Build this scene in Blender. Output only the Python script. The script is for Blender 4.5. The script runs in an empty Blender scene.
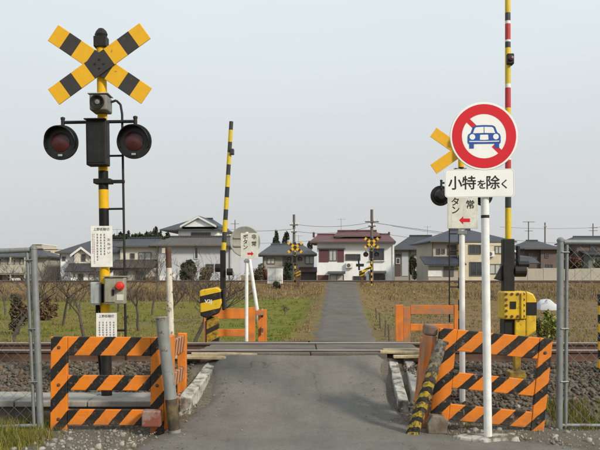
import bpy, math, random
import numpy as np
from mathutils import Vector, Matrix

random.seed(7)
RNG = np.random.default_rng(11)
R = math.radians
scene = bpy.context.scene
col = scene.collection

# ------------------------------------------------------------------ camera
FPX, HZ, EYE = 820.0, 275.0, 1.456      # focal length in photo pixels, horizon row, eye height
cam_d = bpy.data.cameras.new('camera')
cam = bpy.data.objects.new('camera', cam_d); col.objects.link(cam)
cam_d.sensor_width = 36.0
cam_d.lens = 36.0 * FPX / 600.0
cam_d.shift_y = (HZ - 225.0) / 600.0
cam_d.clip_end = 9000; cam_d.clip_start = 0.05
cam.location = (0, 0, EYE); cam.rotation_euler = (R(90), 0, 0)
scene.camera = cam

# ------------------------------------------------------------------ sky and sun (hazy winter day)
SUN = Vector((0.66, -0.60, 0.58)).normalized()
world = bpy.data.worlds.new('World'); scene.world = world; world.use_nodes = True
wn = world.node_tree.nodes; wl = world.node_tree.links
wn.clear()
wo = wn.new('ShaderNodeOutputWorld')
sky = wn.new('ShaderNodeTexSky'); sky.sky_type = 'NISHITA'; sky.sun_disc = False
sky.sun_elevation = math.asin(SUN.z); sky.sun_rotation = math.atan2(SUN.x, SUN.y)
sky.dust_density = 4.0; sky.air_density = 1.2; sky.altitude = 50
b1 = wn.new('ShaderNodeBackground'); b1.inputs['Strength'].default_value = 0.055
wl.new(sky.outputs[0], b1.inputs['Color'])
tc = wn.new('ShaderNodeTexCoord'); sx = wn.new('ShaderNodeSeparateXYZ'); wl.new(tc.outputs['Generated'], sx.inputs[0])
cr = wn.new('ShaderNodeValToRGB')
cr.color_ramp.elements[0].position = 0.0; cr.color_ramp.elements[0].color = (0.47, 0.478, 0.485, 1)
cr.color_ramp.elements[1].position = 0.5; cr.color_ramp.elements[1].color = (0.65, 0.72, 0.75, 1)
e = cr.color_ramp.elements.new(0.085); e.color = (0.505, 0.52, 0.527, 1)
e = cr.color_ramp.elements.new(0.29); e.color = (0.60, 0.655, 0.675, 1)
wl.new(sx.outputs['Z'], cr.inputs[0])
b2 = wn.new('ShaderNodeBackground'); b2.inputs['Strength'].default_value = 1.13
cn = wn.new('ShaderNodeTexNoise'); cn.inputs['Scale'].default_value = 2.2; cn.inputs['Detail'].default_value = 6; cn.inputs['Roughness'].default_value = 0.55
cmap = wn.new('ShaderNodeMapping'); cmap.inputs['Scale'].default_value = (1, 1, 3.2); wl.new(tc.outputs['Generated'], cmap.inputs[0]); wl.new(cmap.outputs[0], cn.inputs['Vector'])
cv = wn.new('ShaderNodeMapRange'); cv.inputs[1].default_value = 0.3; cv.inputs[2].default_value = 0.7; cv.inputs[3].default_value = 0.98; cv.inputs[4].default_value = 1.02; wl.new(cn.outputs[0], cv.inputs[0])
cm = wn.new('ShaderNodeVectorMath'); cm.operation = 'SCALE'; wl.new(cr.outputs[0], cm.inputs[0]); wl.new(cv.outputs[0], cm.inputs['Scale'])
wl.new(cm.outputs[0], b2.inputs['Color'])
mx = wn.new('ShaderNodeMixShader'); mx.inputs[0].default_value = 0.88      # thin overcast veils the blue
wl.new(b1.outputs[0], mx.inputs[1]); wl.new(b2.outputs[0], mx.inputs[2]); wl.new(mx.outputs[0], wo.inputs[0])

sun_d = bpy.data.lights.new('sun', 'SUN'); sun_d.energy = 2.9; sun_d.angle = R(7.5); sun_d.color = (1.0, 0.90, 0.74)
sun = bpy.data.objects.new('sun', sun_d); col.objects.link(sun)
sun.rotation_euler = SUN.to_track_quat('Z', 'Y').to_euler()
scene.view_settings.view_transform = 'Standard'; scene.view_settings.look = 'None'
scene.view_settings.gamma = 1; scene.view_settings.exposure = 0.3
scene.view_settings.use_curve_mapping = False

# ------------------------------------------------------------------ helpers
def at(px, py, Y):                       # world point of a photo pixel at a known real distance Y
    return Vector(((px - 300.0) * Y / FPX, Y, EYE + (HZ - py) * Y / FPX))

def tag(o, label=None, cat=None, group=None, kind=None):
    if label: o['label'] = label
    if cat: o['category'] = cat
    if group: o['group'] = group
    if kind: o['kind'] = kind
    return o

def thing(name, label, cat, loc=(0, 0, 0), rot=(0, 0, 0), group=None):
    o = bpy.data.objects.new(name, None); col.objects.link(o)
    o.empty_display_size = 0.2
    o.location = loc; o.rotation_euler = rot
    return tag(o, label, cat, group)

def copy_tree(o, parent=None):
    c = o.copy(); col.objects.link(c)
    if parent: c.parent = parent
    for ch in list(o.children): copy_tree(ch, c)
    return c

def sstep(a, b, x):
    t = min(1.0, max(0.0, (x - a) / (b - a))); return t * t * (3 - 2 * t)

class MB:
    def __init__(s): s.v = []; s.f = []; s.m = []; s.cur = 0
    def add(s, vs, fs):
        n = len(s.v); s.v += [tuple(p) for p in vs]
        for f in fs: s.f.append([i + n for i in f]); s.m.append(s.cur)
        return s
    def box(s, x0, x1, y0, y1, z0, z1, mat=None):
        vs = [(x0,y0,z0),(x1,y0,z0),(x1,y1,z0),(x0,y1,z0),(x0,y0,z1),(x1,y0,z1),(x1,y1,z1),(x0,y1,z1)]
        if mat is not None: vs = [mat @ Vector(p) for p in vs]
        return s.add(vs, [(3,2,1,0),(4,5,6,7),(0,1,5,4),(1,2,6,5),(2,3,7,6),(3,0,4,7)])
    def tube(s, p0, p1, r0, r1=None, n=12, cap=True):
        r1 = r0 if r1 is None else r1
        p0, p1 = Vector(p0), Vector(p1); d = (p1 - p0)
        if d.length < 1e-6: return s
        d.normalize()
        a = d.cross(Vector((0, 0, 1))) if abs(d.z) < 0.95 else d.cross(Vector((0, 1, 0)))
        a.normalize(); b = d.cross(a)
        vs = []
        for p, r in ((p0, r0), (p1, r1)):
            for i in range(n):
                t = 2 * math.pi * i / n
                vs.append(p + a * (r * math.cos(t)) + b * (r * math.sin(t)))
        fs = [(i, n + i, n + (i + 1) % n, (i + 1) % n) for i in range(n)]
        if cap: fs += [tuple(range(n)), tuple(range(2 * n - 1, n - 1, -1))]
        return s.add(vs, fs)
    def path(s, pts, r, n=8):
        for a, b in zip(pts[:-1], pts[1:]): s.tube(a, b, r, r, n)
        return s
    def prism(s, pts, y0, y1):            # outline in x,z extruded along y
        n = len(pts)
        vs = [(x, y0, z) for x, z in pts] + [(x, y1, z) for x, z in pts]
        fs = [tuple(range(n)), tuple(range(2 * n - 1, n - 1, -1))]
        fs += [(i, n + i, n + (i + 1) % n, (i + 1) % n) for i in range(n)]
        return s.add(vs, fs)
    def prism_x(s, pts, x0, x1):          # outline in y,z extruded along x
        n = len(pts)
        vs = [(x0, y, z) for y, z in pts] + [(x1, y, z) for y, z in pts]
        fs = [tuple(range(n)), tuple(range(2 * n - 1, n - 1, -1))]
        fs += [(i, n + i, n + (i + 1) % n, (i + 1) % n) for i in range(n)]
        return s.add(vs, fs)
    def lathe(s, c, prof, n=28, axis='y', a0=0, a1=2 * math.pi):   # prof: (radius, offset along axis)
        full = abs(a1 - a0 - 2 * math.pi) < 1e-6
        k = n if full else n + 1
        vs = []
        for r, o in prof:
            for i in range(k):
                t = a0 + (a1 - a0) * i / n
                if axis == 'y': vs.append((c[0] + r * math.cos(t), c[1] + o, c[2] + r * math.sin(t)))
                else: vs.append((c[0] + r * math.cos(t), c[1] + r * math.sin(t), c[2] + o))
        fs = []
        for j in range(len(prof) - 1):
            for i in range(n):
                i2 = (i + 1) % k
                fs.append((j * k + i, j * k + i2, (j + 1) * k + i2, (j + 1) * k + i))
        return s.add(vs, fs)
    def build(s, name, mat=None, parent=None, bevel=0, smooth=False, segs=2):
        me = bpy.data.meshes.new(name); me.from_pydata(s.v, [], s.f)
        mats = mat if isinstance(mat, (list, tuple)) else [mat]
        for m in mats:
            if m: me.materials.append(m)
        if len(mats) > 1: me.polygons.foreach_set('material_index', s.m)
        bm_fix(me)
        if smooth: smooth_by_angle(me)
        o = bpy.data.objects.new(name, me); col.objects.link(o)
        if parent: o.parent = parent
        if bevel:
            b = o.modifiers.new('bevel', 'BEVEL'); b.width = bevel; b.segments = segs; b.limit_method = 'ANGLE'; b.angle_limit = R(40)
            b.harden_normals = False
        return o

import bmesh
def bm_fix(me):
    bm = bmesh.new(); bm.from_mesh(me); bmesh.ops.recalc_face_normals(bm, faces=bm.faces[:]); bm.to_mesh(me); bm.free()
def smooth_by_angle(me, ang=38):
    bm = bmesh.new(); bm.from_mesh(me)
    for f in bm.faces: f.smooth = True
    for ed in bm.edges:
        if len(ed.link_faces) == 2 and ed.calc_face_angle(0) > R(ang): ed.smooth = False
    bm.to_mesh(me); bm.free()

def arr_mesh(name, V, F, C=None, mat=None, parent=None, smooth=False):
    V = np.asarray(V, np.float32); F = np.asarray(F, np.int32)
    me = bpy.data.meshes.new(name); k = F.shape[1]
    me.vertices.add(len(V)); me.vertices.foreach_set('co', V.ravel())
    me.loops.add(F.size); me.loops.foreach_set('vertex_index', F.ravel())
    me.polygons.add(len(F)); me.polygons.foreach_set('loop_start', np.arange(0, F.size, k, dtype=np.int32))
    me.update(calc_edges=True)
    if smooth: me.polygons.foreach_set('use_smooth', np.ones(len(F), bool))
    if C is not None:
        ca = me.color_attributes.new('Col', 'FLOAT_COLOR', 'POINT')
        c4 = np.ones((len(V), 4), np.float32); c4[:, :3] = C
        ca.data.foreach_set('color', c4.ravel())
    if mat: me.materials.append(mat)
    o = bpy.data.objects.new(name, me); col.objects.link(o)
    if parent: o.parent = parent
    return o

# ------------------------------------------------------------------ materials
class N:
    def __init__(s, name):
        s.mat = bpy.data.materials.new(name); s.mat.use_nodes = True
        s.t = s.mat.node_tree; s.bsdf = s.t.nodes['Principled BSDF']
    def n(s, typ, **kw):
        nd = s.t.nodes.new(typ)
        for k, v in kw.items(): setattr(nd, k, v)
        return nd
    def l(s, a, b): s.t.links.new(a, b)
    def coord(s, kind='Object', scale=None):
        c = s.n('ShaderNodeTexCoord').outputs[kind]
        if scale:
            mp = s.n('ShaderNodeMapping'); mp.inputs['Scale'].default_value = scale; s.l(c, mp.inputs[0]); c = mp.outputs[0]
        return c
    def noise(s, vec, scale, detail=6, rough=0.6):
        nd = s.n('ShaderNodeTexNoise'); nd.inputs['Scale'].default_value = scale
        nd.inputs['Detail'].default_value = detail; nd.inputs['Roughness'].default_value = rough
        if vec is not None: s.l(vec, nd.inputs['Vector'])
        return nd.outputs[0]
    def math(s, op, a, b=None, clamp=False):
        nd = s.n('ShaderNodeMath', operation=op, use_clamp=clamp)
        for i, v in enumerate((a, b)):
            if v is None: continue
            if isinstance(v, (int, float)): nd.inputs[i].default_value = v
            else: s.l(v, nd.inputs[i])
        return nd.outputs[0]
    def ramp(s, fac, stops, interp='LINEAR'):
        nd = s.n('ShaderNodeValToRGB'); cr = nd.color_ramp; cr.interpolation = interp
        while len(cr.elements) < len(stops): cr.elements.new(0.5)
        for el, (p, c) in zip(cr.elements, stops):
            el.position = p; el.color = (c, c, c, 1) if isinstance(c, (int, float)) else (*c, 1)
        s.l(fac, nd.inputs[0]); return nd.outputs[0]
    def mix(s, fac, a, b, blend='MIX'):
        nd = s.n('ShaderNodeMix', data_type='RGBA', blend_type=blend)
        if isinstance(fac, (int, float)): nd.inputs[0].default_value = fac
        else: s.l(fac, nd.inputs[0])
        for i, v in ((6, a), (7, b)):
            if isinstance(v, tuple): nd.inputs[i].default_value = (*v, 1)
            else: s.l(v, nd.inputs[i])
        return nd.outputs[2]
    def bump(s, h, strength=0.3, dist=0.01):
        nd = s.n('ShaderNodeBump'); nd.inputs['Strength'].default_value = strength; nd.inputs['Distance'].default_value = dist
        s.l(h, nd.inputs['Height']); s.l(nd.outputs[0], s.bsdf.inputs['Normal'])
    def out(s, c, rough=0.7, metal=0.0, spec=0.4):
        if isinstance(c, tuple): s.bsdf.inputs['Base Color'].default_value = (*c, 1)
        else: s.l(c, s.bsdf.inputs['Base Color'])
        if isinstance(rough, (int, float)): s.bsdf.inputs['Roughness'].default_value = rough
        else: s.l(rough, s.bsdf.inputs['Roughness'])
        s.bsdf.inputs['Metallic'].default_value = metal
        s.bsdf.inputs['Specular IOR Level'].default_value = spec
        return s.mat

def dirty(name, c, rough=0.55, dirt=(0.10, 0.085, 0.065), amt=0.45, scale=6, metal=0.0, bump=0.15, streak=True, rust=0.0, var=0.25, grain=120, lo=0.47, hi=0.72):
    m = N(name); o = m.coord('Object')
    n1 = m.noise(o, scale, 8, 0.65)
    n2 = m.noise(o, scale * 4, 5, 0.7)
    base = m.mix(m.ramp(n2, [(0.3, 0.0), (0.75, 1.0)]), tuple(x * (1 - var) for x in c), tuple(min(1, x * (1 + var * 0.4)) for x in c))
    f = m.ramp(n1, [(lo, 0.0), (hi, amt)])
    base = m.mix(f, base, dirt)
    if streak:
        mp = m.coord('Object', (scale * 5, scale * 5, scale * 0.5))
        st = m.ramp(m.noise(mp, 1.0, 4, 0.6), [(0.52, 0.0), (0.75, amt * 0.8)])
        base = m.mix(st, base, dirt)
    if rust:
        rr = m.ramp(m.noise(o, scale * 2.3, 9, 0.75), [(0.62 - rust * 0.2, 0.0), (0.68 - rust * 0.18, 1.0)])
        base = m.mix(rr, base, (0.13, 0.05, 0.02))
    m.bump(m.noise(o, grain, 4, 0.6), bump, 0.004)
    return m.out(base, rough, metal)

def stripe_mat(name, ax, period, duty, c1, c2, phase=0.0, sl=1.0, rough=0.6, wear=0.5, wearc=(0.33, 0.22, 0.14), top=None):
    """diagonal painted warning stripes on boards; ax 0: boards face y, ax 1: boards face x"""
    m = N(name); o = m.coord('Object'); s = m.n('ShaderNodeSeparateXYZ'); m.l(o, s.inputs[0])
    a = s.outputs[ax]; z = s.outputs[2]
    wob = m.math('MULTIPLY', m.math('SUBTRACT', m.noise(o, 14, 3), 0.5), 0.022)
    d = m.math('ADD', m.math('ADD', a, wob), m.math('MULTIPLY', z, -sl))
    fr = m.math('FRACT', m.math('ADD', m.math('DIVIDE', d, period), 10.0 + phase))
    st = m.math('LESS_THAN', fr, duty)
    n2 = m.noise(o, 22, 6, 0.7)
    A = m.mix(n2, tuple(x * 0.72 for x in c1), tuple(min(1, x * 1.15) for x in c1))
    B = m.mix(n2, tuple(x * 0.6 for x in c2), tuple(min(1, x * 1.5 + 0.006) for x in c2))
    c = m.mix(st, A, B)
    w = m.ramp(m.noise(o, 11, 9, 0.78), [(0.555, 0.0), (0.635, wear)])
    c = m.mix(w, c, wearc)
    dt = m.ramp(m.noise(o, 3.5, 7, 0.65), [(0.50, 0.0), (0.80, 0.35)])
    c = m.mix(dt, c, (0.09, 0.065, 0.045))
    mud = m.math('MULTIPLY', m.ramp(z, [(0.0, 0.75), (0.16, 0.0)]), m.ramp(m.noise(o, 16, 6), [(0.35, 0.1), (0.6, 1.0)]))
    c = m.mix(mud, c, (0.12, 0.095, 0.07))
    gr = m.noise(m.coord('Object', (5, 5, 70) if ax == 0 else (5, 5, 70)), 1.0, 6, 0.7)
    c = m.mix(m.ramp(gr, [(0.56, 0.0), (0.72, 0.35)]), c, (0.10, 0.065, 0.04))
    chip = m.ramp(m.noise(o, 46, 5, 0.7), [(0.665, 0.0), (0.685, 0.9)])
    c = m.mix(chip, c, (0.30, 0.22, 0.15))
    m.bump(m.math('ADD', gr, m.math('MULTIPLY', chip, -0.8)), 0.45, 0.004)
    return m.out(c, rough)

def band_mat(name, period, z0, c1, c2, duty=0.5, rough=0.5, wear=0.35):
    m = N(name); o = m.coord('Object'); s = m.n('ShaderNodeSeparateXYZ'); m.l(o, s.inputs[0])
    fr = m.math('FRACT', m.math('ADD', m.math('DIVIDE', m.math('SUBTRACT', s.outputs[2], z0), period), 50.0))
    st = m.math('LESS_THAN', fr, duty)
    n2 = m.noise(o, 25, 6, 0.7)
    A = m.mix(n2, tuple(x * 0.75 for x in c1), tuple(min(1, x * 1.1) for x in c1))
    B = m.mix(n2, tuple(x * 0.6 for x in c2), tuple(min(1, x * 1.4 + 0.004) for x in c2))
    c = m.mix(st, B, A)
    w = m.ramp(m.noise(o, 17, 9, 0.75), [(0.62, 0.0), (0.68, wear)])
    c = m.mix(w, c, (0.11, 0.06, 0.035))
    m.bump(m.noise(o, 90, 4), 0.15, 0.003)
    return m.out(c, rough, 0, 0.22)

M = {}
ORANGE = (0.72, 0.20, 0.008); BLACK = (0.006, 0.0055, 0.005); YEL = (0.72, 0.42, 0.008)
M['bar_f'] = stripe_mat('barricade_stripes', 0, 0.243, 0.42, ORANGE, BLACK, 0.1, 0.85)
M['bar_f2'] = stripe_mat('barricade_stripes_b', 0, 0.235, 0.42, ORANGE, BLACK, 0.55, 0.95, wear=0.75)
M['bar_side'] = stripe_mat('barricade_side_stripes', 1, 0.19, 0.45, (0.55, 0.22, 0.09), (0.10, 0.055, 0.04), 0.0, 0.8, wear=0.8)
M['orange'] = dirty('orange_paint', ORANGE, 0.6, amt=0.55, scale=5)
M['orange_worn'] = dirty('worn_orange_paint', (0.6, 0.17, 0.02), 0.75, dirt=(0.22, 0.16, 0.12), amt=0.9, scale=7, lo=0.42, hi=0.62)
M['orange_far'] = dirty('faded_orange_paint', (0.70, 0.20, 0.02), 0.65, amt=0.6, scale=4)
M['brick_worn'] = dirty('weathered_timber', (0.25, 0.17, 0.13), 0.85, dirt=(0.1, 0.07, 0.05), amt=0.8, scale=9)
M['post_bands'] = band_mat('post_bands', 0.39, 2.125, YEL, BLACK)
M['yellow'] = dirty('yellow_paint', YEL, 0.45, amt=0.4, scale=5)
M['gate_yellow'] = dirty('gate_machine_yellow', (0.72, 0.47, 0.015), 0.45, amt=0.55, scale=6, rust=0.15)
M['arm_yellow'] = dirty('arm_yellow', (0.70, 0.50, 0.02), 0.4, amt=0.3, scale=6)
M['black'] = dirty('black_paint', (0.007, 0.0065, 0.006), 0.6, dirt=(0.04, 0.034, 0.028), amt=0.35, scale=7)
M['black_gloss'] = dirty('black_enamel', (0.006, 0.006, 0.006), 0.38, dirt=(0.03, 0.027, 0.024), amt=0.3, scale=8)
M['arm_black'] = dirty('arm_black', (0.035, 0.038, 0.040), 0.4, amt=0.2, scale=6)
M['red'] = dirty('red_paint', (0.52, 0.025, 0.03), 0.4, amt=0.25, scale=6)
M['white'] = dirty('white_paint', (0.78, 0.79, 0.78), 0.4, dirt=(0.35, 0.31, 0.25), amt=0.35, scale=4)
M['white_pole'] = dirty('white_pole_paint', (0.80, 0.81, 0.80), 0.32, dirt=(0.42, 0.38, 0.31), amt=0.4, scale=3, bump=0.05)
M['white_rust'] = dirty('rusting_white_paint', (0.68, 0.65, 0.57), 0.6, dirt=(0.25, 0.17, 0.1), amt=0.6, scale=8, rust=0.38)
M['notice'] = dirty('notice_board', (0.80, 0.80, 0.78), 0.45, dirt=(0.5, 0.46, 0.4), amt=0.2, scale=4, bump=0.02)
M['sign_white'] = dirty('sign_face_white', (0.80, 0.82, 0.80), 0.3, dirt=(0.5, 0.48, 0.42), var=0.06, amt=0.18, scale=4, bump=0.02)
M['sign_red'] = dirty('sign_red', (0.60, 0.012, 0.022), 0.32, dirt=(0.45, 0.02, 0.025), amt=0.2, var=0.08, scale=5, bump=0.02)
M['sign_blue'] = dirty('sign_blue', (0.025, 0.088, 0.37), 0.32, dirt=(0.03, 0.08, 0.28), amt=0.3, scale=5, bump=0.02)
M['ink'] = dirty('black_ink', (0.012, 0.012, 0.013), 0.45, amt=0.1, bump=0.0)
M['ink_red'] = dirty('faded_red_ink', (0.40, 0.10, 0.12), 0.5, amt=0.2, bump=0.0)
M['plate_cream'] = dirty('button_plate', (0.66, 0.67, 0.60), 0.45, dirt=(0.3, 0.27, 0.2), amt=0.55, scale=7, bump=0.02)
M['steel'] = dirty('galvanised_steel', (0.24, 0.262, 0.265), 0.55, dirt=(0.14, 0.135, 0.12), amt=0.6, scale=6, metal=0.35, rust=0.05)
M['steel_bollard'] = dirty('grey_bollard_paint', (0.24, 0.265, 0.26), 0.6, dirt=(0.13, 0.11, 0.08), amt=0.7, scale=6, rust=0.22)
M['wire'] = dirty('galvanised_wire', (0.22, 0.225, 0.22), 0.6, amt=0.4, scale=3, metal=0.3, bump=0)
M['rust'] = dirty('rusty_steel', (0.115, 0.062, 0.040), 0.8, dirt=(0.05, 0.03, 0.022), amt=0.7, scale=9)
M['rail_top'] = dirty('polished_rail', (0.42, 0.40, 0.38), 0.3, amt=0.3, scale=5, metal=0.8, bump=0.02)
M['concrete'] = dirty('concrete', (0.34, 0.325, 0.295), 0.9, dirt=(0.14, 0.125, 0.10), amt=0.7, scale=4, bump=0.5, grain=60)
M['concrete_pale'] = dirty('pale_worn_concrete', (0.50, 0.485, 0.44), 0.9, dirt=(0.11, 0.095, 0.075), amt=1.0, scale=7, bump=0.6, grain=45, lo=0.44, hi=0.6)
M['timber'] = dirty('old_timber', (0.13, 0.105, 0.085), 0.9, dirt=(0.05, 0.042, 0.035), amt=0.7, scale=6, bump=0.5, grain=40)
M['timber_pale'] = dirty('pale_timber', (0.50, 0.41, 0.26), 0.85, dirt=(0.18, 0.14, 0.10), amt=0.8, scale=8, bump=0.4, grain=40)
M['box_green'] = dirty('grey_green_enamel', (0.30, 0.305, 0.235), 0.5, dirt=(0.16, 0.13, 0.09), amt=0.55, scale=7)
M['box_grey'] = dirty('grey_enamel', (0.38, 0.41, 0.42), 0.5, amt=0.5, scale=7)
M['speaker'] = dirty('speaker_grey', (0.20, 0.205, 0.195), 0.55, amt=0.5, scale=9)
M['sign_back'] = dirty('dull_sign_back', (0.36, 0.355, 0.315), 0.55, dirt=(0.22, 0.20, 0.17), amt=0.5, scale=4, metal=0.2)
def glass(name, c, rough=0.12):
    m = N(name); o = m.coord('Object'); return m.out(m.mix(m.noise(o, 3, 3), c, tuple(x * 0.5 for x in c)), rough, 0, 0.6)
M['lens'] = glass('dark_red_lens', (0.06, 0.004, 0.004), 0.38)
M['button'] = glass('red_button', (0.75, 0.035, 0.015), 0.3)
M['pane'] = glass('window_pane', (0.055, 0.062, 0.07), 0.08)
M['curtain'] = glass('curtained_pane', (0.55, 0.55, 0.52), 0.3)
# ------------------------------------------------------------------ terrain shape
SIDE = [(-400,-.05),(0,-.02),(7.9,0),(8.15,.02),(8.7,.18),(9.35,.385),(11.65,.385),(12.3,.30),(14.3,.16),(20,-.38),(26,-.62),(40,-.50),
        (46,-.31),(52,-.03),(57.6,.74),(59.2,.86),(65.5,.86),(68,.3),(75,-.35),(110,-.4),(6000,-.4)]
ROADZ = [(-400,0),(7.3,0),(8,.03),(8.6,.12),(9.3,.34),(9.72,.515),(11.45,.53),(12.2,.45),(14.3,.20),(20,-.40),(26,-.68),(34,-.42),(40,-.15),
         (50,.34),(57.6,.82),(60,.93),(65,.95),(70,.7),(80,.0),(90,-.35),(6000,-.35)]
XL = [(-60,-1.75),(5,-1.6),(6.8,-1.45),(7.4,-1.40),(8,-1.30),(8.6,-1.05),(10,-.95),(11.5,-.98),(14,-.9),(20,-.2),(26,.36),(40,1.05),(62,2.05),(75,2.8),(90,3.2)]
XR = [(-60,3.2),(5,3.0),(6.4,2.9),(7.0,2.4),(7.5,1.35),(8,1.15),(8.6,1.0),(10,1.02),(11.5,1.15),(14,1.6),(20,2.1),(26,2.48),(40,3.1),(62,4.28),(75,5.0),(90,5.6)]
def ip(t, y): return float(np.interp(y, [p[0] for p in t], [p[1] for p in t]))
def roadz(y): return ip(ROADZ, y)
def ground(x, y):
    s = ip(SIDE, y)
    s += 0.05 * math.sin(x * 0.7 + 1.3) * math.sin(y * 0.31) * sstep(14, 22, y) * (1 - sstep(48, 56, y) * 0.5)
    if y > 92: return s
    l, r = ip(XL, y), ip(XR, y)
    wd = 0.3 if y < 13 else 0.3 + 1.1 * sstep(13, 40, y)
    d = max(l - x, x - r, 0.0)
    w = 1 - sstep(0.02, wd, d)
    # packed earth verge keeps a little below the asphalt
    return s * (1 - w) + (roadz(y) - 0.05) * w

# ground sheet with painted ground-cover weights
def axis_vals(segs):
    out = []
    for a, b, st in segs: out += list(np.arange(a, b, st))
    return out
ys = axis_vals([(-300,-20,40),(-20,5,2.5),(5,14,0.15),(14,30,0.5),(30,70,0.6),(70,120,5),(120,400,40),(400,3000,400)]) + [6000]
xs = axis_vals([(-4000,-400,600),(-400,-60,60),(-60,-12,2.0),(-12,-4,0.5),(-4,4.6,0.15),(4.6,12,0.5),(12,60,2.0),(60,400,60),(400,4000,600)]) + [4000]
V = []; C = []
for y in ys:
    for x in xs:
        V.append((x, y, ground(x, y)))
        gn = 0.5 + 0.5 * math.sin(x * 0.45 + 0.6 * math.sin(y * 0.23)) * math.sin(y * 0.19 + 0.8)
        green = dry = 0.0
        if y > 12.6:
            if x < ip(XL, y): green = sstep(12.6, 15, y) * (1 - sstep(51, 53.5, y)) * (0.44 + 0.50 * gn) * (1 if x < ip(XL, y) - 1.0 else 0.5)
            else: green = 0.55 * gn * sstep(14, 20, y) * (1 - sstep(36, 52, y))
            if 22 < y < 50 and -0.5 - y * 0.1 < x < ip(XL, y) - 0.6: green = max(green, 1.05)
            dry = 1 - green
        elif y < 8.3 and x < -2.2: green = 0.75 * sstep(-2.15, -2.5, x) * sstep(8.2, 7.8, y)
        elif y < 8.3 and x > 2.55: green = 0.35
        C.append((green, dry, 0))
nx = len(xs)
F = [(j * nx + i, j * nx + i + 1, (j + 1) * nx + i + 1, (j + 1) * nx + i) for j in range(len(ys) - 1) for i in range(nx - 1)]
m = N('ground_cover'); o = m.coord('Object')
va = m.n('ShaderNodeVertexColor', layer_name='Col'); sp = m.n('ShaderNodeSeparateColor'); m.l(va.outputs[0], sp.inputs[0])
nf = m.noise(o, 3.0, 8, 0.7); nc = m.noise(o, 0.35, 5, 0.6); ng = m.noise(o, 38, 6, 0.75)
dirt = m.mix(m.ramp(ng, [(0.3, 0), (0.7, 1)]), (0.085, 0.073, 0.058), (0.26, 0.235, 0.20))
dirt = m.mix(m.ramp(nf, [(0.35, 0), (0.7, 0.7)]), dirt, (0.12, 0.10, 0.078))
dry = m.mix(m.ramp(nf, [(0.3, 0), (0.7, 1)]), (0.105, 0.068, 0.032), (0.26, 0.175, 0.085))
dry = m.mix(m.ramp(nc, [(0.4, 0), (0.65, 0.6)]), dry, (0.13, 0.105, 0.04))
grn = m.mix(m.ramp(nf, [(0.3, 0), (0.7, 1)]), (0.090, 0.105, 0.014), (0.19, 0.175, 0.030))
grn = m.mix(m.ramp(nc, [(0.45, 0), (0.7, 0.8)]), grn, (0.185, 0.135, 0.038))
def edge(w): return m.ramp(m.math('ADD', w, m.math('MULTIPLY', m.math('SUBTRACT', nf, 0.5), 0.7)), [(0.35, 0), (0.6, 1)])
c = m.mix(edge(sp.outputs[1]), dirt, dry); c = m.mix(edge(sp.outputs[0]), c, grn)
m.bump(m.math('ADD', ng, m.noise(o, 160, 3)), 0.7, 0.02)
M['ground'] = m.out(c, 0.95, 0, 0.2)
tag(arr_mesh('ground', V, F, C, M['ground'], smooth=True), kind='structure')

# asphalt lane running up to, over and away from the crossing
def asphalt(name, base, dark):
    m = N(name); o = m.coord('Object')
    g = m.noise(o, 95, 4, 0.75); b = m.noise(o, 1.3, 8, 0.68); mid = m.noise(o, 9, 8, 0.75)
    tr_ = m.noise(m.coord('Object', (3.2, 0.35, 1)), 1.0, 6, 0.6)       # long wheel-worn streaks
    c = m.mix(m.ramp(g, [(0.30, 0), (0.70, 1)]), tuple(x * 0.55 for x in base), tuple(x * 1.5 for x in base))
    c = m.mix(m.ramp(b, [(0.42, 0), (0.62, 0.75)]), c, dark)
    c = m.mix(m.ramp(tr_, [(0.45, 0), (0.70, 0.5)]), c, tuple(x * 1.22 for x in base))
    c = m.mix(m.ramp(mid, [(0.55, 0), (0.72, 0.5)]), c, tuple(x * 0.55 for x in base))
    pb = m.ramp(m.noise(o, 210, 2, 0.5), [(0.66, 0), (0.72, 0.8)])
    c = m.mix(pb, c, tuple(min(1, x * 2.1) for x in base))
    vo = m.n('ShaderNodeTexVoronoi', feature='DISTANCE_TO_EDGE'); vo.inputs['Scale'].default_value = 0.9
    wn_ = m.n('ShaderNodeTexNoise'); wn_.inputs['Scale'].default_value = 3.0; wn_.inputs['Detail'].default_value = 6; m.l(o, wn_.inputs['Vector'])
    wob = m.mix(0.3, o, wn_.outputs[1]); m.l(wob, vo.inputs['Vector'])
    cr = m.math('MULTIPLY', m.ramp(vo.outputs['Distance'], [(0.0, 1.0), (0.006, 0.0)]), m.ramp(b, [(0.48, 0), (0.60, 0.6)]))
    c = m.mix(cr, c, (0.035, 0.032, 0.028))
    m.bump(m.math('ADD', g, m.math('MULTIPLY', mid, 0.6)), 0.6, 0.008)
    return m.out(c, 0.92, 0, 0.25)
M['asphalt'] = asphalt('asphalt', (0.150, 0.142, 0.127), (0.104, 0.099, 0.089))
M['asphalt_far'] = asphalt('far_lane_asphalt', (0.112, 0.102, 0.088), (0.082, 0.074, 0.063))
M['deck'] = asphalt('crossing_deck_surface', (0.135, 0.122, 0.102), (0.085, 0.077, 0.065))
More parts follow.
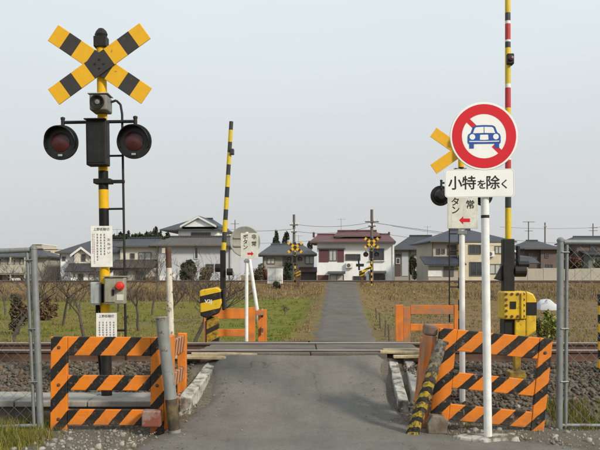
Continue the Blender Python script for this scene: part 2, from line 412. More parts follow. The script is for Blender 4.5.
def road_strip(name, y0, y1, step, cols, lift=0.0, wob=0.05, mat='asphalt'):
    V = []; F = []; yv = []; y = y0
    while y < y1: yv.append(y); y += step if y < 14 else step * 3
    yv.append(y1)
    for y in yv:
        l = ip(XL, y) + wob * (math.sin(y * 5.1) + math.sin(y * 2.3 + 1) + 0.7 * math.sin(y * 11.7)) * 0.5
        r = ip(XR, y) + wob * (math.sin(y * 4.3 + 2) + math.sin(y * 1.9) + 0.7 * math.sin(y * 9.1)) * 0.5
        for i in range(cols + 1):
            t = i / cols; e = min(t, 1 - t) * cols
            drop = -0.075 if e == 0 else (-0.012 if e == 1 else 0.0)
            x = l + (r - l) * t
            V.append((x, y, roadz(y) + lift + drop + 0.006 * math.sin(x * 3.1 + y * 1.7)))
    k = cols + 1
    for j in range(len(yv) - 1):
        for i in range(cols): F.append((j * k + i, j * k + i + 1, (j + 1) * k + i + 1, (j + 1) * k + i))
    return tag(arr_mesh(name, V, F, None, M[mat], smooth=True), kind='structure')
road_strip('road', -60, 9.70, 0.12, 22)
road_strip('road_beyond_crossing', 11.48, 90, 0.15, 14, 0.0, 0.13, 'asphalt_far')
# cross lane in front of the far houses
tag(MB().box(-60, 70, 84, 88, -0.6, -0.30).build('cross_lane', M['asphalt']), kind='structure')

# ------------------------------------------------------------------ railway tracks
RAILP = [(-.055,0),(.055,0),(.055,.012),(.012,.03),(.010,.10),(.030,.108),(.032,.135),(.026,.142),(-.026,.142),(-.032,.135),(-.030,.108),(-.010,.10),(-.012,.03),(-.055,.012)]
def rail_mesh(yc, z0, x0, x1, name, parent):
    b = MB(); b.prism_x([(yc + a, z0 + h) for a, h in RAILP], x0, x1)
    for i, f in enumerate(b.f):
        zs = [b.v[k][2] - z0 for k in f]
        b.m[i] = 1 if min(zs) > 0.13 and len(f) == 4 else 0
    return b.build(name, [M['rust'], M['rail_top']], parent)
tr = thing('railway_track', 'near single rusty railway track on ballast crossing the lane', 'railway track', (0, 10.5, 0.40))
YN, YF = -0.533, 0.533
for yc in (YN, YF): rail_mesh(yc, 0.005, -40, 40, 'rail', tr)
slp = MB().box(-.11, .11, -1.05, 1.05, -.10, .012).build('sleeper', M['timber'], tr, bevel=.012)
slp.location = (-8.7, 0, 0)
for i in range(1, 28):
    x = -8.7 + i * 0.65
    if -1.4 < x < 1.7: continue
    c_ = slp.copy(); col.objects.link(c_); c_.location = (x, 0, RNG.uniform(-.01, .01)); c_.rotation_euler = (0, 0, RNG.uniform(-.02, .02))
# level crossing deck: panels between and beside the rails
dk = thing('crossing_deck', 'worn grey deck panels laid between and beside the rails on the lane', 'crossing deck', (0, 10.5, 0.40))
def panel(y0, y1, x0, x1, z1, mat, name='deck_panel'):
    return MB().box(x0, x1, y0, y1, .0, z1).build(name, mat, dk, bevel=.012)
for (a, b_) in ((-.72, -.605), (.60, .97)):
    wx_ = (-1.0, 1.04) if a < 0 else (-1.28, 1.5); panel(a, b_, wx_[0], .12, .128, M['deck']); panel(a, b_, .13, wx_[1], .130, M['deck'])
for k in range(3):
    a = -.46 + k * .31; panel(a, a + .303, -1.25 + .03 * k, .20, .130 + .003 * (k % 2), M['deck']); panel(a, a + .303, .21, 1.50, .133 - .003 * (k % 2), M['deck'])
for (xc, yc, L, w, a_, z, t) in ((-.90, -.74, .78, .10, .16, .130, .02), (-1.18, -.86, .62, .11, .10, .105, .03), (-1.42, -.66, .55, .12, .03, .10, -.02), (1.22, -.70, .52, .10, -.12, .150, .01), (1.33, -.84, .46, .12, -.05, .115, -.02), (1.30, -.58, .60, .09, -.02, .165, .0), (1.55, -.72, .5, .1, .05, .09, .03)):
    o_ = MB().box(-L / 2, L / 2, -w / 2, w / 2, -.035, 0).build('edge_board', M['timber_pale'], dk, bevel=.008); o_.location = (xc, yc, z); o_.rotation_euler = (t, t, a_)
# second line on the embankment
t2 = thing('railway_track', 'far railway track along the top of the dry embankment before the houses', 'railway track', (0, 62, 0.86))
for yc in (YN, YF): rail_mesh(yc, 0.05, -90, 90, 'rail', t2)
b = MB()
for i in range(-120, 121): b.box(i * .7 - .11, i * .7 + .11, -1.05, 1.05, -.08, .045)
tag(b.build('sleepers', M['timber'], t2), kind='stuff')

# ballast stones, real stones scattered over the shoulder
def ico():
    p = (1 + 5 ** .5) / 2
    v = np.array([(-1,p,0),(1,p,0),(-1,-p,0),(1,-p,0),(0,-1,p),(0,1,p),(0,-1,-p),(0,1,-p),(p,0,-1),(p,0,1),(-p,0,-1),(-p,0,1)], float) / 1.9
    f = np.array([(0,11,5),(0,5,1),(0,1,7),(0,7,10),(0,10,11),(1,5,9),(5,11,4),(11,10,2),(10,7,6),(7,1,8),(3,9,4),(3,4,2),(3,2,6),(3,6,8),(3,8,9),(4,9,5),(2,4,11),(6,2,10),(8,6,7),(9,8,1)])
    return v, f
IV, IF = ico()
def stones(name, pts, sizes, cols, mat, label, cat):
    Vs = []; Fs = []; Cs = []
    for i, (p, s) in enumerate(zip(pts, sizes)):
        q = RNG.normal(size=(3, 3)); q, _ = np.linalg.qr(q)
        v = IV * (1 + RNG.uniform(-.42, .30, (12, 1))) * RNG.uniform(.65, 1.2, 3) * s
        v = v @ q + np.array(p)
        Vs.append(v); Fs.append(IF + 12 * i); Cs.append(np.repeat([cols[i]], 12, 0))
    return tag(arr_mesh(name, np.concatenate(Vs), np.concatenate(Fs), np.concatenate(Cs), mat), label, cat, kind='stuff')
m = N('stone_colours'); o = m.coord('Object'); va = m.n('ShaderNodeVertexColor', layer_name='Col')
c = m.mix(m.ramp(m.noise(o, 45, 6, .7), [(.35, 0), (.7, .6)]), va.outputs[0], (.10, .085, .07))
m.bump(m.noise(o, 150, 4), .4, .004); M['stone'] = m.out(c, .92, 0, .25)
def stone_cols(n, rusty=.35):
    g = RNG.uniform(.04, .19, n)[:, None]; tint = np.array([1.0, .86, .70]); c = g * tint
    k = RNG.random(n) < rusty; c[k] = c[k] * np.array([1.0, .74, .55]); return c
pts = []; sz = []
for i in range(44000):
    x = RNG.uniform(-5.2, 5.2); y = RNG.uniform(8.25, 12.5)
    if -1.25 < x < 1.2 and y < 9.75: continue
    if -1.32 < x < 1.55 and 9.6 < y: continue
    if x < -1.3 and y < 8.72: continue
    if y < 8.6 and RNG.random() < (8.6 - y) * 2.4: continue
    s = RNG.choice([.012, .018, .024, .031], p=[.25, .35, .28, .12])
    if abs(y - 9.967) < .06 or abs(y - 11.033) < .06: continue
    pts.append((x, y, ground(x, y) + RNG.uniform(-.012, .022))); sz.append(s)
stones('ballast', pts, sz, stone_cols(len(pts)), M['stone'], 'brown grey crushed stone ballast under the near rails', 'ballast')
pts = []; sz = []
while len(pts) < 3200:
    x = RNG.uniform(-5, 4.8); y = RNG.uniform(6.0, 8.6)
    l, r = ip(XL, y), ip(XR, y)
    if l + .06 < x < r - .08: 
        if RNG.random() > .02: continue
    if x < -2.3 and RNG.random() < .75: continue
    near = min(abs(x - l), abs(x - r))
    if RNG.random() > math.exp(-near * 1.0): continue
    inside = l < x < r
    z = roadz(y) + .004 if inside else ground(x, y)
    pts.append((x, y, z)); sz.append(RNG.choice([.006, .009, .013, .02, .034], p=[.36, .33, .2, .08, .03]) * (0.6 if inside else 1))
cc = RNG.uniform(.15, .42, len(pts))[:, None] * np.array([1, .95, .87])
stones('gravel', pts, sz, cc, M['stone'], 'pale loose gravel scattered along the lane edges', 'gravel')
# ------------------------------------------------------------------ barricades
def barricade_front(root, w, h, mat, th=.055, lw=.155, rw=.125, top=(0, .175), mid=(.36, .14), bot=(.68, .145)):
    """front frame in local x 0..w, z 0..h, front face at y=0"""
    MB().box(0, lw, 0, th, 0, h).build('stile', mat, root, bevel=.006)
    MB().box(w - rw, w, 0, th, 0, h).build('stile', mat, root, bevel=.006)
    for off, hh in (top, mid, bot):
        MB().box(lw + .002, w - rw - .002, .006, th - .008, h - off - hh, h - off).build('rail', mat, root, bevel=.006)
def joint_bolts(root, w, h, lw, rw, rows):
    for x in (lw * .5, w - rw * .5):
        for z in rows:
            b = MB(); b.lathe((x, 0, z), [(.016, .0), (.016, -.004), (.010, -.005), (.009, -.011), (0, -.012)], 10); b.build('bolt', M['rust'], root)
lb = thing('barricade', 'orange and black striped L-shaped timber barricade left of the lane beside the grey bollard', 'barricade', (-2.335, 7.66, -0.03), (0, R(.4), 0))
barricade_front(lb, 1.06, .91, M['bar_f']); joint_bolts(lb, 1.06, .91, .155, .125, (.81, .46, .14))
MB().box(1.062, 1.11, .002, .34, .05, .912).build('corner_board', M['orange'], lb, bevel=.006)
for off, hh in ((.0, .165), (.33, .13), (.60, .12)):
    MB().box(1.055, 1.095, .345, 1.10, .80 - off - hh + .05, .80 - off + .05).build('side_rail', M['bar_side'], lb, bevel=.006)
MB().box(1.02, 1.11, 1.102, 1.20, .08, .87).build('side_stile', M['orange'], lb, bevel=.006)

rb = thing('barricade', 'orange and black striped timber barricade leaning over behind the round road sign', 'barricade', (1.220, 7.68, .05), (0, R(5.6), R(-1)))
barricade_front(rb, 1.06, .915, M['bar_f2'], lw=.165, rw=.12, top=(0, .20), mid=(.40, .15), bot=(.70, .15)); joint_bolts(rb, 1.06, .915, .165, .12, (.78, .42, .12))
MB().box(-.115, -.012, .05, .30, -.06, .83).build('side_stile', M['orange_worn'], rb, bevel=.008)
MB().box(-.12, -.008, .045, .305, .832, .93).build('post_cap', M['brick_worn'], rb, bevel=.02)
for off in (.06, .36, .64):
    MB().box(-.085, -.04, .305, .46, .80 - off - .12, .80 - off).build('side_rail', M['orange_worn'], rb, bevel=.006)
MB().box(-.10, -.03, .462, .53, -.02, .78).build('side_stile', M['orange_worn'], rb, bevel=.008)

# far side barricades (faded, seen from behind)
fl = thing('barricade', 'faded orange barricade across the tracks beside the leaning sign back', 'barricade', tuple(at(206, 344, 14.35)), (0, 0, R(2)))
W_ = .86
for z0, z1 in ((.44, .62), (.13, .26)): MB().box(0, W_ - .16, 0, .04, z0, z1).build('rail', M['orange_far'], fl, bevel=.006)
MB().box(W_ - .155, W_, -.02, .05, -.03, .64).build('stile', M['orange_far'], fl, bevel=.006)
MB().box(-.04, -.002, -.02, .05, -.03, .62).build('stile', M['orange_worn'], fl, bevel=.006)
for z0, z1 in ((.46, .60), (.15, .27)): MB().box(W_ + .10, W_ + .14, .052, .55, z0, z1).build('side_rail', M['bar_side'], fl, bevel=.006)
MB().box(W_ + .04, W_ + .20, .555, .63, -.03, .58).build('side_stile', M['orange_far'], fl, bevel=.006)
MB().box(W_ + .002, W_ + .17, -.01, .05, .50, .585).build('rail', M['orange_worn'], fl, bevel=.006)
fr = thing('barricade', 'faded orange barricade across the tracks beyond the leaning striped post', 'barricade', tuple(at(395.5, 341, 14.4)), (0, 0, R(-3)))
MB().box(0, .135, -.02, .06, -.05, .635).build('stile', M['orange_far'], fr, bevel=.006)
MB().box(.137, .26, 0, .045, -.05, .60).build('stile', M['orange_worn'], fr, bevel=.006)
MB().box(.262, 1.02, 0, .04, .47, .63).build('rail', M['orange_worn'], fr, bevel=.006)
MB().box(.262, 1.02, 0, .04, .18, .30).build('rail', M['orange_far'], fr, bevel=.006)
MB().box(1.022, 1.09, -.01, .05, -.05, .64).build('stile', M['orange_far'], fr, bevel=.006)

# ------------------------------------------------------------------ bollards, kerb beams, blocks
M['band_rust'] = dirty('rusty_yellow_band', (.17, .125, .055), .8, dirt=(.05, .038, .028), amt=1.0, scale=9, lo=.36, hi=.55)
p0, p1 = at(174, 424, 7.54), at(161.5, 318, 7.50)
bo = thing('bollard', 'leaning grey steel pipe bollard at the left barricade corner', 'bollard', tuple(p0))
d = p1 - p0
b = MB(); b.tube(-.2 * d, d, .056, .054, 20, cap=False); b.build('pipe', M['steel_bollard'], bo, smooth=True)
b = MB(); b.tube(d, d + Vector((-.001, 0, .012)), .058, .05, 20); b.build('cap', M['steel_bollard'], bo, smooth=True)
b = MB(); b.tube(d * -.05, d * .24, .0575, .0572, 20, cap=False); b.build('rusty_band', M['band_rust'], bo, smooth=True)

p0, p1 = at(415, 426, 7.50), at(442.5, 340, 7.56)
d = p1 - p0; L = d.length
m = N('flaking_post_stripes'); o = m.coord('Object'); s = m.n('ShaderNodeSeparateXYZ'); m.l(o, s.inputs[0])
wob = m.math('MULTIPLY', m.math('SUBTRACT', m.noise(o, 18, 4), .5), .05)
fr_ = m.math('FRACT', m.math('ADD', m.math('DIVIDE', m.math('ADD', m.math('ADD', s.outputs[2], wob), m.math('MULTIPLY', s.outputs[0], .9)), .095), 20.0))
c = m.mix(m.math('LESS_THAN', fr_, .5), (.38, .27, .025), (.012, .011, .009))
fl_ = m.ramp(m.math('ADD', m.math('MULTIPLY', s.outputs[2], .9), m.math('MULTIPLY', m.noise(o, 13, 6, .7), .5)), [(.62, 0), (.85, 1)])
c = m.mix(fl_, c, (.20, .185, .16))
dm = m.ramp(m.noise(o, 26, 8, .75), [(.47, 0), (.56, .92)]); c = m.mix(dm, c, (.05, .04, .03))
m.bump(m.noise(o, 30, 7, .7), .7, .012); M['flake'] = m.out(c, .85)
sb = thing('bollard', 'leaning square post with flaking yellow and black stripes at the right barricade', 'bollard', tuple(p0))
b = MB(); 
rings = [(-.1, .056), (.0, .056), (.35, .055), (.6, .053), (.80, .05), (.84, .04)]
vs = []; fs = []
for zz, r in rings:
    for i in range(8):
        t = math.pi / 8 + i * math.pi / 4; rr = r * (1.06 + .05 * math.sin(i * 2.1 + zz * 9)); vs.append((rr * math.cos(t), rr * math.sin(t), zz * L / .84))
for j in range(len(rings) - 1):
    for i in range(8): fs.append((j*8+i, j*8+(i+1)%8, (j+1)*8+(i+1)%8, (j+1)*8+i))
fs.append(tuple(range((len(rings)-1)*8, len(rings)*8))); b.add(vs, fs)
sb.rotation_euler = d.to_track_quat('Z', 'Y').to_euler()
b.build('concrete_post', M['flake'], sb, bevel=.006)

def beam(label, a, b_, w, h, mat, roll=0):
    a, b_ = Vector(a), Vector(b_); d = b_ - a
    o = MB(); n = 7
    vs = []; fs = []
    for j in range(n + 1):
        for (x, z) in ((-w/2, -h), (w/2, -h), (w/2, 0), (-w/2, 0)):
            vs.append((x + RNG.uniform(-.006, .006), d.length * j / n + (RNG.uniform(-.012,.012) if j in (0, n) else 0), z + RNG.uniform(-.008, .008)))
    for j in range(n):
        for i in range(4): fs.append((j*4+i, j*4+(i+1)%4, (j+1)*4+(i+1)%4, (j+1)*4+i))
    fs += [(0,1,2,3), tuple(n*4+i for i in (3,2,1,0))]
    o.add(vs, fs); ob = o.build('kerb_beam', mat, None, bevel=.012)
    ob.location = a; ob.rotation_euler = (math.asin(d.z / d.length), roll, math.atan2(-d.x, d.y))
    return tag(ob, label, 'kerb')
beam('whitish worn concrete beam edging the left side of the ramp', at(185, 397, 8.35), at(217, 355.5, 10.0), .125, .2, M['concrete_pale'], .06)
beam('whitish worn concrete beam edging the right side of the ramp', at(403, 400, 8.4), at(394, 359.5, 9.75), .105, .2, M['concrete_pale'], -.05)
beam('darker weathered concrete beam right beside the whitish ramp edging', at(417, 391, 8.6), at(407, 357.5, 9.8), .11, .18, M['concrete'], .08)
b = MB(); b.box(-.085, .085, -.06, .06, -.02, .13); tag(b.build('painted_block', dirty('red_white_block', (.27, .20, .17), .9, dirt=(.20, .062, .042), amt=1.0, scale=5, lo=.46, hi=.54, bump=.5), None, bevel=.012), 'small red and white concrete block at the foot of the left barricade', 'block').location = at(152, 424, 7.56)
b = MB(); b.prism([(-.09,-.05),(.08,-.05),(.095,.06),(.06,.115),(-.05,.125),(-.10,.05)], -.06, .07); o_ = b.build('concrete_block', dirty('stained_lump', (.22, .19, .155), .95, dirt=(.10, .075, .055), amt=.9, scale=9, bump=.8, grain=35, lo=.4, hi=.6), None, bevel=.015); o_.location = at(437, 428, 7.55); tag(o_, 'broken concrete lump at the foot of the leaning striped post', 'block')

# concrete slab over the cable trough, left of the left signal
sl = thing('concrete_slab', 'long grey concrete trough cover lying behind the left fence and barricade', 'concrete slab', (-3.4, 8.1, 0))
for i in range(6): MB().box(-2.3 + i * .72, -2.3 + i * .72 + .71, 0, .62, .15, .215 + RNG.uniform(-.006, .006)).build('cover_panel', M['concrete'], sl, bevel=.01)
MB().box(-2.3, 2.0, .05, .57, -.1, .148).build('trough', M['timber'], sl)

# ------------------------------------------------------------------ chain-link fences
def fence(label, x_in, sgn, length, zt_px, lean):
    """panel starting at x_in and running outwards (sgn) along the track"""
    Y = 7.75; h = EYE + (HZ - zt_px) * Y / FPX
    f = thing('chain_link_fence', label, 'fence', (x_in, Y, 0), (0, R(lean), 0))
    MB().tube((0, 0, -.1), (0, 0, h), .032, .032, 16).build('post', M['steel'], f, smooth=True)
    b = MB(); b.lathe((0, 0, h), [(.036, -.02), (.036, .0), (.02, .018), (0.0, .022)], 16, 'z'); b.build('post_cap', M['steel'], f, smooth=True)
    MB().tube((sgn * .062, .005, .02), (sgn * .062, .005, h - .03), .017, .017, 12).build('frame_upright', M['steel'], f, smooth=True)
    MB().tube((sgn * .03, 0, h - .025), (sgn * length, 0, h - .025), .025, .025, 14).build('top_rail', M['steel'], f, smooth=True)
    MB().tube((sgn * .03, .005, .035), (sgn * length, .005, .035), .018, .018, 12).build('bottom_rail', M['steel'], f, smooth=True)
    MB().tube((sgn * length, 0, -.1), (sgn * length, 0, h), .032, .032, 16).build('post', M['steel'], f, smooth=True)
    for zz in (.95, .45, h - .12): MB().tube((0, -.034, zz), (sgn * .08, -.012, zz), .008, .008, 6).build('tie', M['steel'], f)
    # woven zig-zag wires
    b = MB(); pit = .056; H = h - .07; x0 = .075; n = int((length - x0 - .02) / pit)
    kz = int(H / (pit))
    for i in range(n):
        pts = [(sgn * (x0 + (i + ((j + i) % 2)) * pit), .003 * (1 if (i + j) % 2 else -1), .045 + j * pit) for j in range(kz + 1)]
        b.path(pts, .0016, 3)
    b.build('chain_link_mesh', M['wire'], f)
    return f
fence('chain-link fence panel with leaning galvanised post at the left edge', -2.45, -1, 2.6, 247, -2.3)
fence('chain-link fence panel with galvanised frame at the right edge', 2.45, 1, 2.6, 239.5, .4)

# ------------------------------------------------------------------ text and print
def text_obj(body, size, mat, parent, loc, rotx=90, name='lettering', extr=.0008, align='CENTER', bold=0.0, rotz=0):
    cu = bpy.data.curves.new('t', 'FONT'); cu.body = body; cu.size = size; cu.align_x = align; cu.align_y = 'CENTER'
    cu.extrude = extr; cu.offset = bold; cu.resolution_u = 3
    to = bpy.data.objects.new('t', cu); col.objects.link(to)
    dg = bpy.context.evaluated_depsgraph_get(); dg.update()
    me = bpy.data.meshes.new_from_object(to.evaluated_get(dg)); me.name = name
    bpy.data.objects.remove(to); me.materials.clear(); me.materials.append(mat)
    o = bpy.data.objects.new(name, me); col.objects.link(o); o.parent = parent
    o.location = loc; o.rotation_euler = (R(rotx), 0, R(rotz)); return o
def print_columns(parent, x0, x1, z0, z1, y, ncol, rows, mat, name='small_print', seed=1):
    """rows of tiny illegible characters set in upright columns"""
    rg = random.Random(seed); b = MB(); cw = (x1 - x0) / ncol; ch = (z1 - z0) / rows
    for i in range(ncol):
        n = rows - rg.randint(0, rows // 3)
        for j in range(n):
            cx = x0 + (i + .5) * cw; cz = z1 - (j + .5) * ch; s = min(cw, ch) * .34
            for k in range(3):
                zz = cz + (k - 1) * s * .75; w = s * rg.uniform(.5, 1)
                b.box(cx - w, cx + w, y - .0008, y, zz - s * .13, zz + s * .13)
            xx = cx + rg.uniform(-.4, .4) * s; b.box(xx - s * .13, xx + s * .13, y - .0010, y + .0001, cz - s, cz + s)
    return b.build(name, mat, parent)

# ------------------------------------------------------------------ warning signal
def ring_disc(b, c, r0, r1, y0, y1, n=40): b.lathe(c, [(r0, y0), (r1, y0), (r1, y1), (r0, y1), (r0, y0)], n)
def buck_mat(name, plain=False):
    m = N(name); o = m.coord('Object'); s = m.n('ShaderNodeSeparateXYZ'); m.l(o, s.inputs[0])
    a = m.math('ABSOLUTE', s.outputs[0])
    band = m.math('ADD', m.math('LESS_THAN', a, .125), m.math('MULTIPLY', m.math('GREATER_THAN', a, .29), m.math('LESS_THAN', a, .435)))
    n2 = m.noise(o, 14, 7, .7)
    Y_ = m.mix(n2, (.60, .31, .008), (.80, .45, .012)); K = m.mix(n2, (.018, .017, .017), (.05, .045, .042))
    c = Y_ if plain else m.mix(band, Y_, K)
    c = m.mix(m.ramp(m.noise(o, 9, 9, .75), [(.63, 0), (.68, .6)]), c, (.16, .08, .03))
    m.bump(m.noise(o, 70, 4), .1, .003); return m.out(c, .5)
M['buck'] = buck_mat('crossbuck_paint'); M['buck_plain'] = buck_mat('crossbuck_plain', True)

def signal(label, loc, rot=(0, 0, 0), plain=False, ladder=True, group='level crossing warning signals'):
    s = thing('crossing_signal', label, 'crossing signal', loc, rot, group)
    b = MB(); b.tube((0, 0, -.6), (0, 0, 3.86), .052, .05, 20); b.build('post', M['post_bands'], s, smooth=True)
    MB().tube((0, 0, -.5), (0, 0, .62), .0555, .0555, 20).build('post_sleeve', M['black'], s, smooth=True)
    b = MB(); b.box(-.066, .066, -.066, .066, 3.79, 3.90); b.lathe((0, 0, 3.90), [(.062, 0), (.070, .03), (.055, .065), (.03, .09), (0, .095)], 6, 'z'); b.build('post_cap', M['black'], s, bevel=.006)
    zc = 3.60
    for k, a in enumerate((35, -35)):
        bm_ = MB(); bm_.box(-.58, .58, -.008, .008, -.098, .098)
        o = bm_.build('crossbuck_board', M['buck_plain' if plain else 'buck'], s, bevel=.004)
        o.location = (0, -.075 - .0185 * k, zc); o.rotation_euler = (0, R(a), 0)
    b = MB()
    for (x, z) in ((-.045, .0), (.045, 0), (0, .045), (0, -.045)): b.lathe((x, -.1035, zc + z), [(.011, 0), (.009, -.006), (0, -.007)], 10)
    b.box(-.06, .06, -.066, -.045, zc - .06, zc + .06); b.build('bolts', M['black'], s)
    # horn loudspeaker
    sp = MB().box(-.085, .095, -.20, .05, 3.105, 3.27).build('loudspeaker', M['speaker'], s, bevel=.02, segs=3)
    b = MB(); b.lathe((0, -.202, 3.187), [(.070, .0), (.073, -.03), (.063, -.031), (.045, -.004), (.03, -.002), (0, -.002)], 24); b.build('horn_ring', M['black'], sp, smooth=True)
    b = MB(); b.lathe((0, -.202, 3.187), [(.026, -.006), (.024, -.014), (0, -.018)], 16); b.build('horn_centre', M['speaker'], sp, smooth=True)
    b = MB(); b.box(-.10, .11, -.21, .03, 3.272, 3.282); b.build('rain_cover', M['box_grey'], sp, bevel=.004)
    # lamp bar and lamps
    zl = 2.80
    b = MB(); b.tube((-.40, -.02, zl + .22), (.34, -.02, zl + .22), .017, .017, 10)
    b.build('cross_bar', M['black'], s, smooth=True)
    for sx_ in (-.405, .345):
        lm = MB(); c0 = (sx_, -.10, zl)
        lm.lathe(c0, [(0, .13), (.07, .125), (.115, .08), (.125, .02), (.178, .015), (.181, .0), (.176, -.012), (.102, -.014), (.098, -.0135)], 36)
        lo = lm.build('lamp_housing', M['black_gloss'], s, smooth=True)
        b = MB(); b.lathe((sx_, -.114, zl), [(.098, .004), (.096, -.006), (.055, -.020), (0, -.025)], 28); b.build('lens', M['lens'], lo, smooth=True)
        b = MB()   # visor hood: three quarters of a tube cut back at the bottom
        n = 26; vs = []; fs = []
        for i in range(n + 1):
            t = R(-25) + R(230) * i / n; dep = .035 + .085 * max(0, math.sin(t)) ** .5 if math.sin(t) > 0 else .04
            for rr in (.158, .150):
                vs += [(sx_ + rr * math.cos(t), -.105, zl + rr * math.sin(t)), (sx_ + rr * math.cos(t) * .98, -.105 - dep, zl + rr * math.sin(t) * .98)]
        for i in range(n):
            a = 4 * i; q = 4 * (i + 1); fs += [(a, a+1, q+1, q), (a+2, q+2, q+3, a+3), (a+1, a+3, q+3, q+1)]
        b.add(vs, fs); b.build('visor', M['black_gloss'], lo, smooth=True)
        b = MB(); b.tube((sx_, -.02, zl + .12), (sx_, -.02, zl + .25), .02, .02, 10); b.lathe((sx_, -.02, zl + .25), [(.024, 0), (.024, .02), (0, .03)], 10, 'z'); b.build('lamp_hanger', M['black'], lo, smooth=True)
        MB().box(sx_ - .022, sx_ + .022, -.1375, -.134, zl - .145, zl - .125).build('maker_plate', M['box_grey'], lo)
    bx = MB().box(-.125, .085, -.20, -.045, zl - .25, zl + .215).build('direction_indicator', M['black'], s, bevel=.012)
    MB().box(-.108, .068, -.206, -.1995, zl - .225, zl + .185).build('indicator_face', M['black_gloss'], bx, bevel=.003)
    MB().box(-.13, .09, -.26, -.202, zl + .205, zl + .216).build('indicator_hood', M['black'], bx, bevel=.003)
    b = MB(); b.box(-.09, .09, -.07, .07, 2.38, 2.43); b.box(.06, .22, -.02, .02, 2.385, 2.42); b.build('clamp_bracket', M['black'], s, bevel=.006)
    if ladder:
        b = MB(); X = .205
        b.path([(.10, -.03, 3.22), (.15, -.02, 3.24), (.19, 0, 3.20), (X, 0, 3.10), (X, 0, .55)], .0125, 8)
        b.build('step_rail', M['black'], s, smooth=True)
        for z in (2.67, 2.40, 2.12, 1.82, 1.5, 1.18, .86):
            MB().tube((.04, 0, z), (X + .01, 0, z), .011, .011, 8).build('step_rung', M['black'], s, smooth=True)
    return s
ls = signal('striped warning signal with crossbuck and two dark lamps on the near left', (-2.0, 8.5, .02), (0, R(-.9), 0))
# notices and boxes hung on the near signal
def notice(label, px0, px1, py0, py1, Y, ttl, seed, big):
    a = at(px0, py1, Y); c_ = at(px1, py0, Y); w = c_.x - a.x; h = c_.z - a.z
    t = thing('notice_board', label, 'notice', (a.x + w / 2, Y, a.z), (0, R(-.6), 0))
    MB().box(-w/2, w/2, 0, .008, 0, h).build('board', M['notice'], t, bevel=.002)
    text_obj(ttl, w * .15, M['ink'], t, (0, -.001, h - w * .16), bold=.0)
    if big:
        for i, ch in enumerate('おねがい'): text_obj(ch, w * .15, M['ink'], t, (w * .34, -.001, h * (.66 - i * .105)), bold=.0)
        print_columns(t, -w * .27, w * .22, h * .08, h * .82, -.001, 3, 11, M['ink'], seed=seed)
        print_columns(t, -w * .44, -w * .30, h * .08, h * .82, -.001, 2, 18, M['ink_red'], seed=seed + 3)
    else: print_columns(t, -w * .42, w * .44, h * .05, h * .74, -.001, 5, 9, M['ink'], seed=seed)
    b = MB(); b.box(-.06, .06, .009, .02, h * .7, h * .75); b.box(-.06, .06, .009, .02, h * .2, h * .25); b.build('clamp', M['steel'], t)
    return t
notice('tall white Japanese notice board on the near left signal post', 91, 112.5, 226, 267, 8.425, '上野街踏切', 3, True)
notice('lower white Japanese notice board just above the left barricade', 96.3, 117, 313, 345, 8.425, '上野街踏切', 9, False)
a = at(105.5, 304, 8.40); eb = thing('emergency_button_box', 'grey green emergency box with red push button on left signal post', 'button box', (a.x, 8.33, a.z))
MB().box(0, .205, 0, .13, 0, .275).build('case', M['box_green'], eb, bevel=.012)
MB().box(.012, .120, -.012, -.001, .02, .255).build('door', M['box_green'], eb, bevel=.006)
b = MB(); b.lathe((.165, 0, .185), [(.045, 0), (.045, -.02), (.036, -.022), (.036, -.06), (.028, -.072), (0, -.075)], 20); b.build('push_button', M['button'], eb, smooth=True)
MB().box(.085, .11, -.022, -.0125, .09, .15).build('latch', M['black'], eb, bevel=.003)
MB().box(-.01, .215, -.02, .14, .277, .288).build('rain_lid', M['box_green'], eb, bevel=.003)
MB().box(.13, .20, -.004, -.0008, .04, .10).build('label_plate', M['plate_cream'], eb)
a = at(90.5, 305, 8.42); jb = thing('junction_box', 'small grey junction box strapped to the left of near signal post', 'junction box', (a.x, 8.40, a.z))
MB().box(0, .105, 0, .11, 0, .235).build('case', M['box_grey'], jb, bevel=.01)
MB().box(.01, .095, -.008, -.001, .015, .22).build('door', M['box_grey'], jb, bevel=.004)
b = MB(); b.path([(.05, .08, 0), (.04, .13, -.15), (.05, .15, -.5), (.10, .15, -1.0)], .014, 8); b.path([(.07, .08, 0), (.075, .14, -.15), (.09, .16, -.5), (.12, .16, -1.0)], .012, 8); b.build('conduit', M['black'], jb, smooth=True)

a = at(461, 150, 14.5)
signal('warning signal seen from behind across the tracks on the right', (a.x, 14.5, a.z - 3.60), (0, 0, R(180)), plain=True)
# pair at the second line on the embankment
a = at(295, 247.5, 57.2); signal('distant crossbuck signal on the embankment left of the lane', (a.x, 57.2, a.z - 3.60), ladder=False)
a = at(371.5, 243.0, 57.2); signal('distant crossbuck signal on the embankment in front of the white house', (a.x, 57.2, a.z - 3.60), ladder=False)

# ------------------------------------------------------------------ round road sign
a = at(488, 434, 7.30)
rs = thing('road_sign', 'round red-ringed no-cars sign with Japanese plate on a white pole', 'road sign', (a.x, 7.30, -0.01), (0, R(-.75), 0))
k = 7.30 / FPX
MB().tube((0, 0, 0), (0, 0, EYE + (HZ - 122) * k), .0365, .0365, 22).build('pole', M['white_pole'], rs, smooth=True)
b = MB(); b.tube((0, 0, EYE + (HZ - 217) * k), (0, 0, EYE + (HZ - 214) * k), .0372, .0372, 22, cap=False); b.build('pole_mark', M['ink'], rs)
zc = EYE + (HZ - 136) * k; rr = .298
X0 = -.012; Yf = -.055
face = MB(); face.lathe((X0, Yf, zc), [(0, 0), (rr, 0), (rr + .004, .008), (rr, .016), (0, .016)], 64)
fo = face.build('sign_disc', M['sign_white'], rs, smooth=True)
b = MB(); ring_disc(b, (X0, Yf, zc), .196, .283, -.002, -.0004, 64); b.build('red_ring', M['sign_red'], fo)
u = Vector((math.sin(R(45)), 0, -math.cos(R(45)))); v_ = Vector((u.z, 0, -u.x))
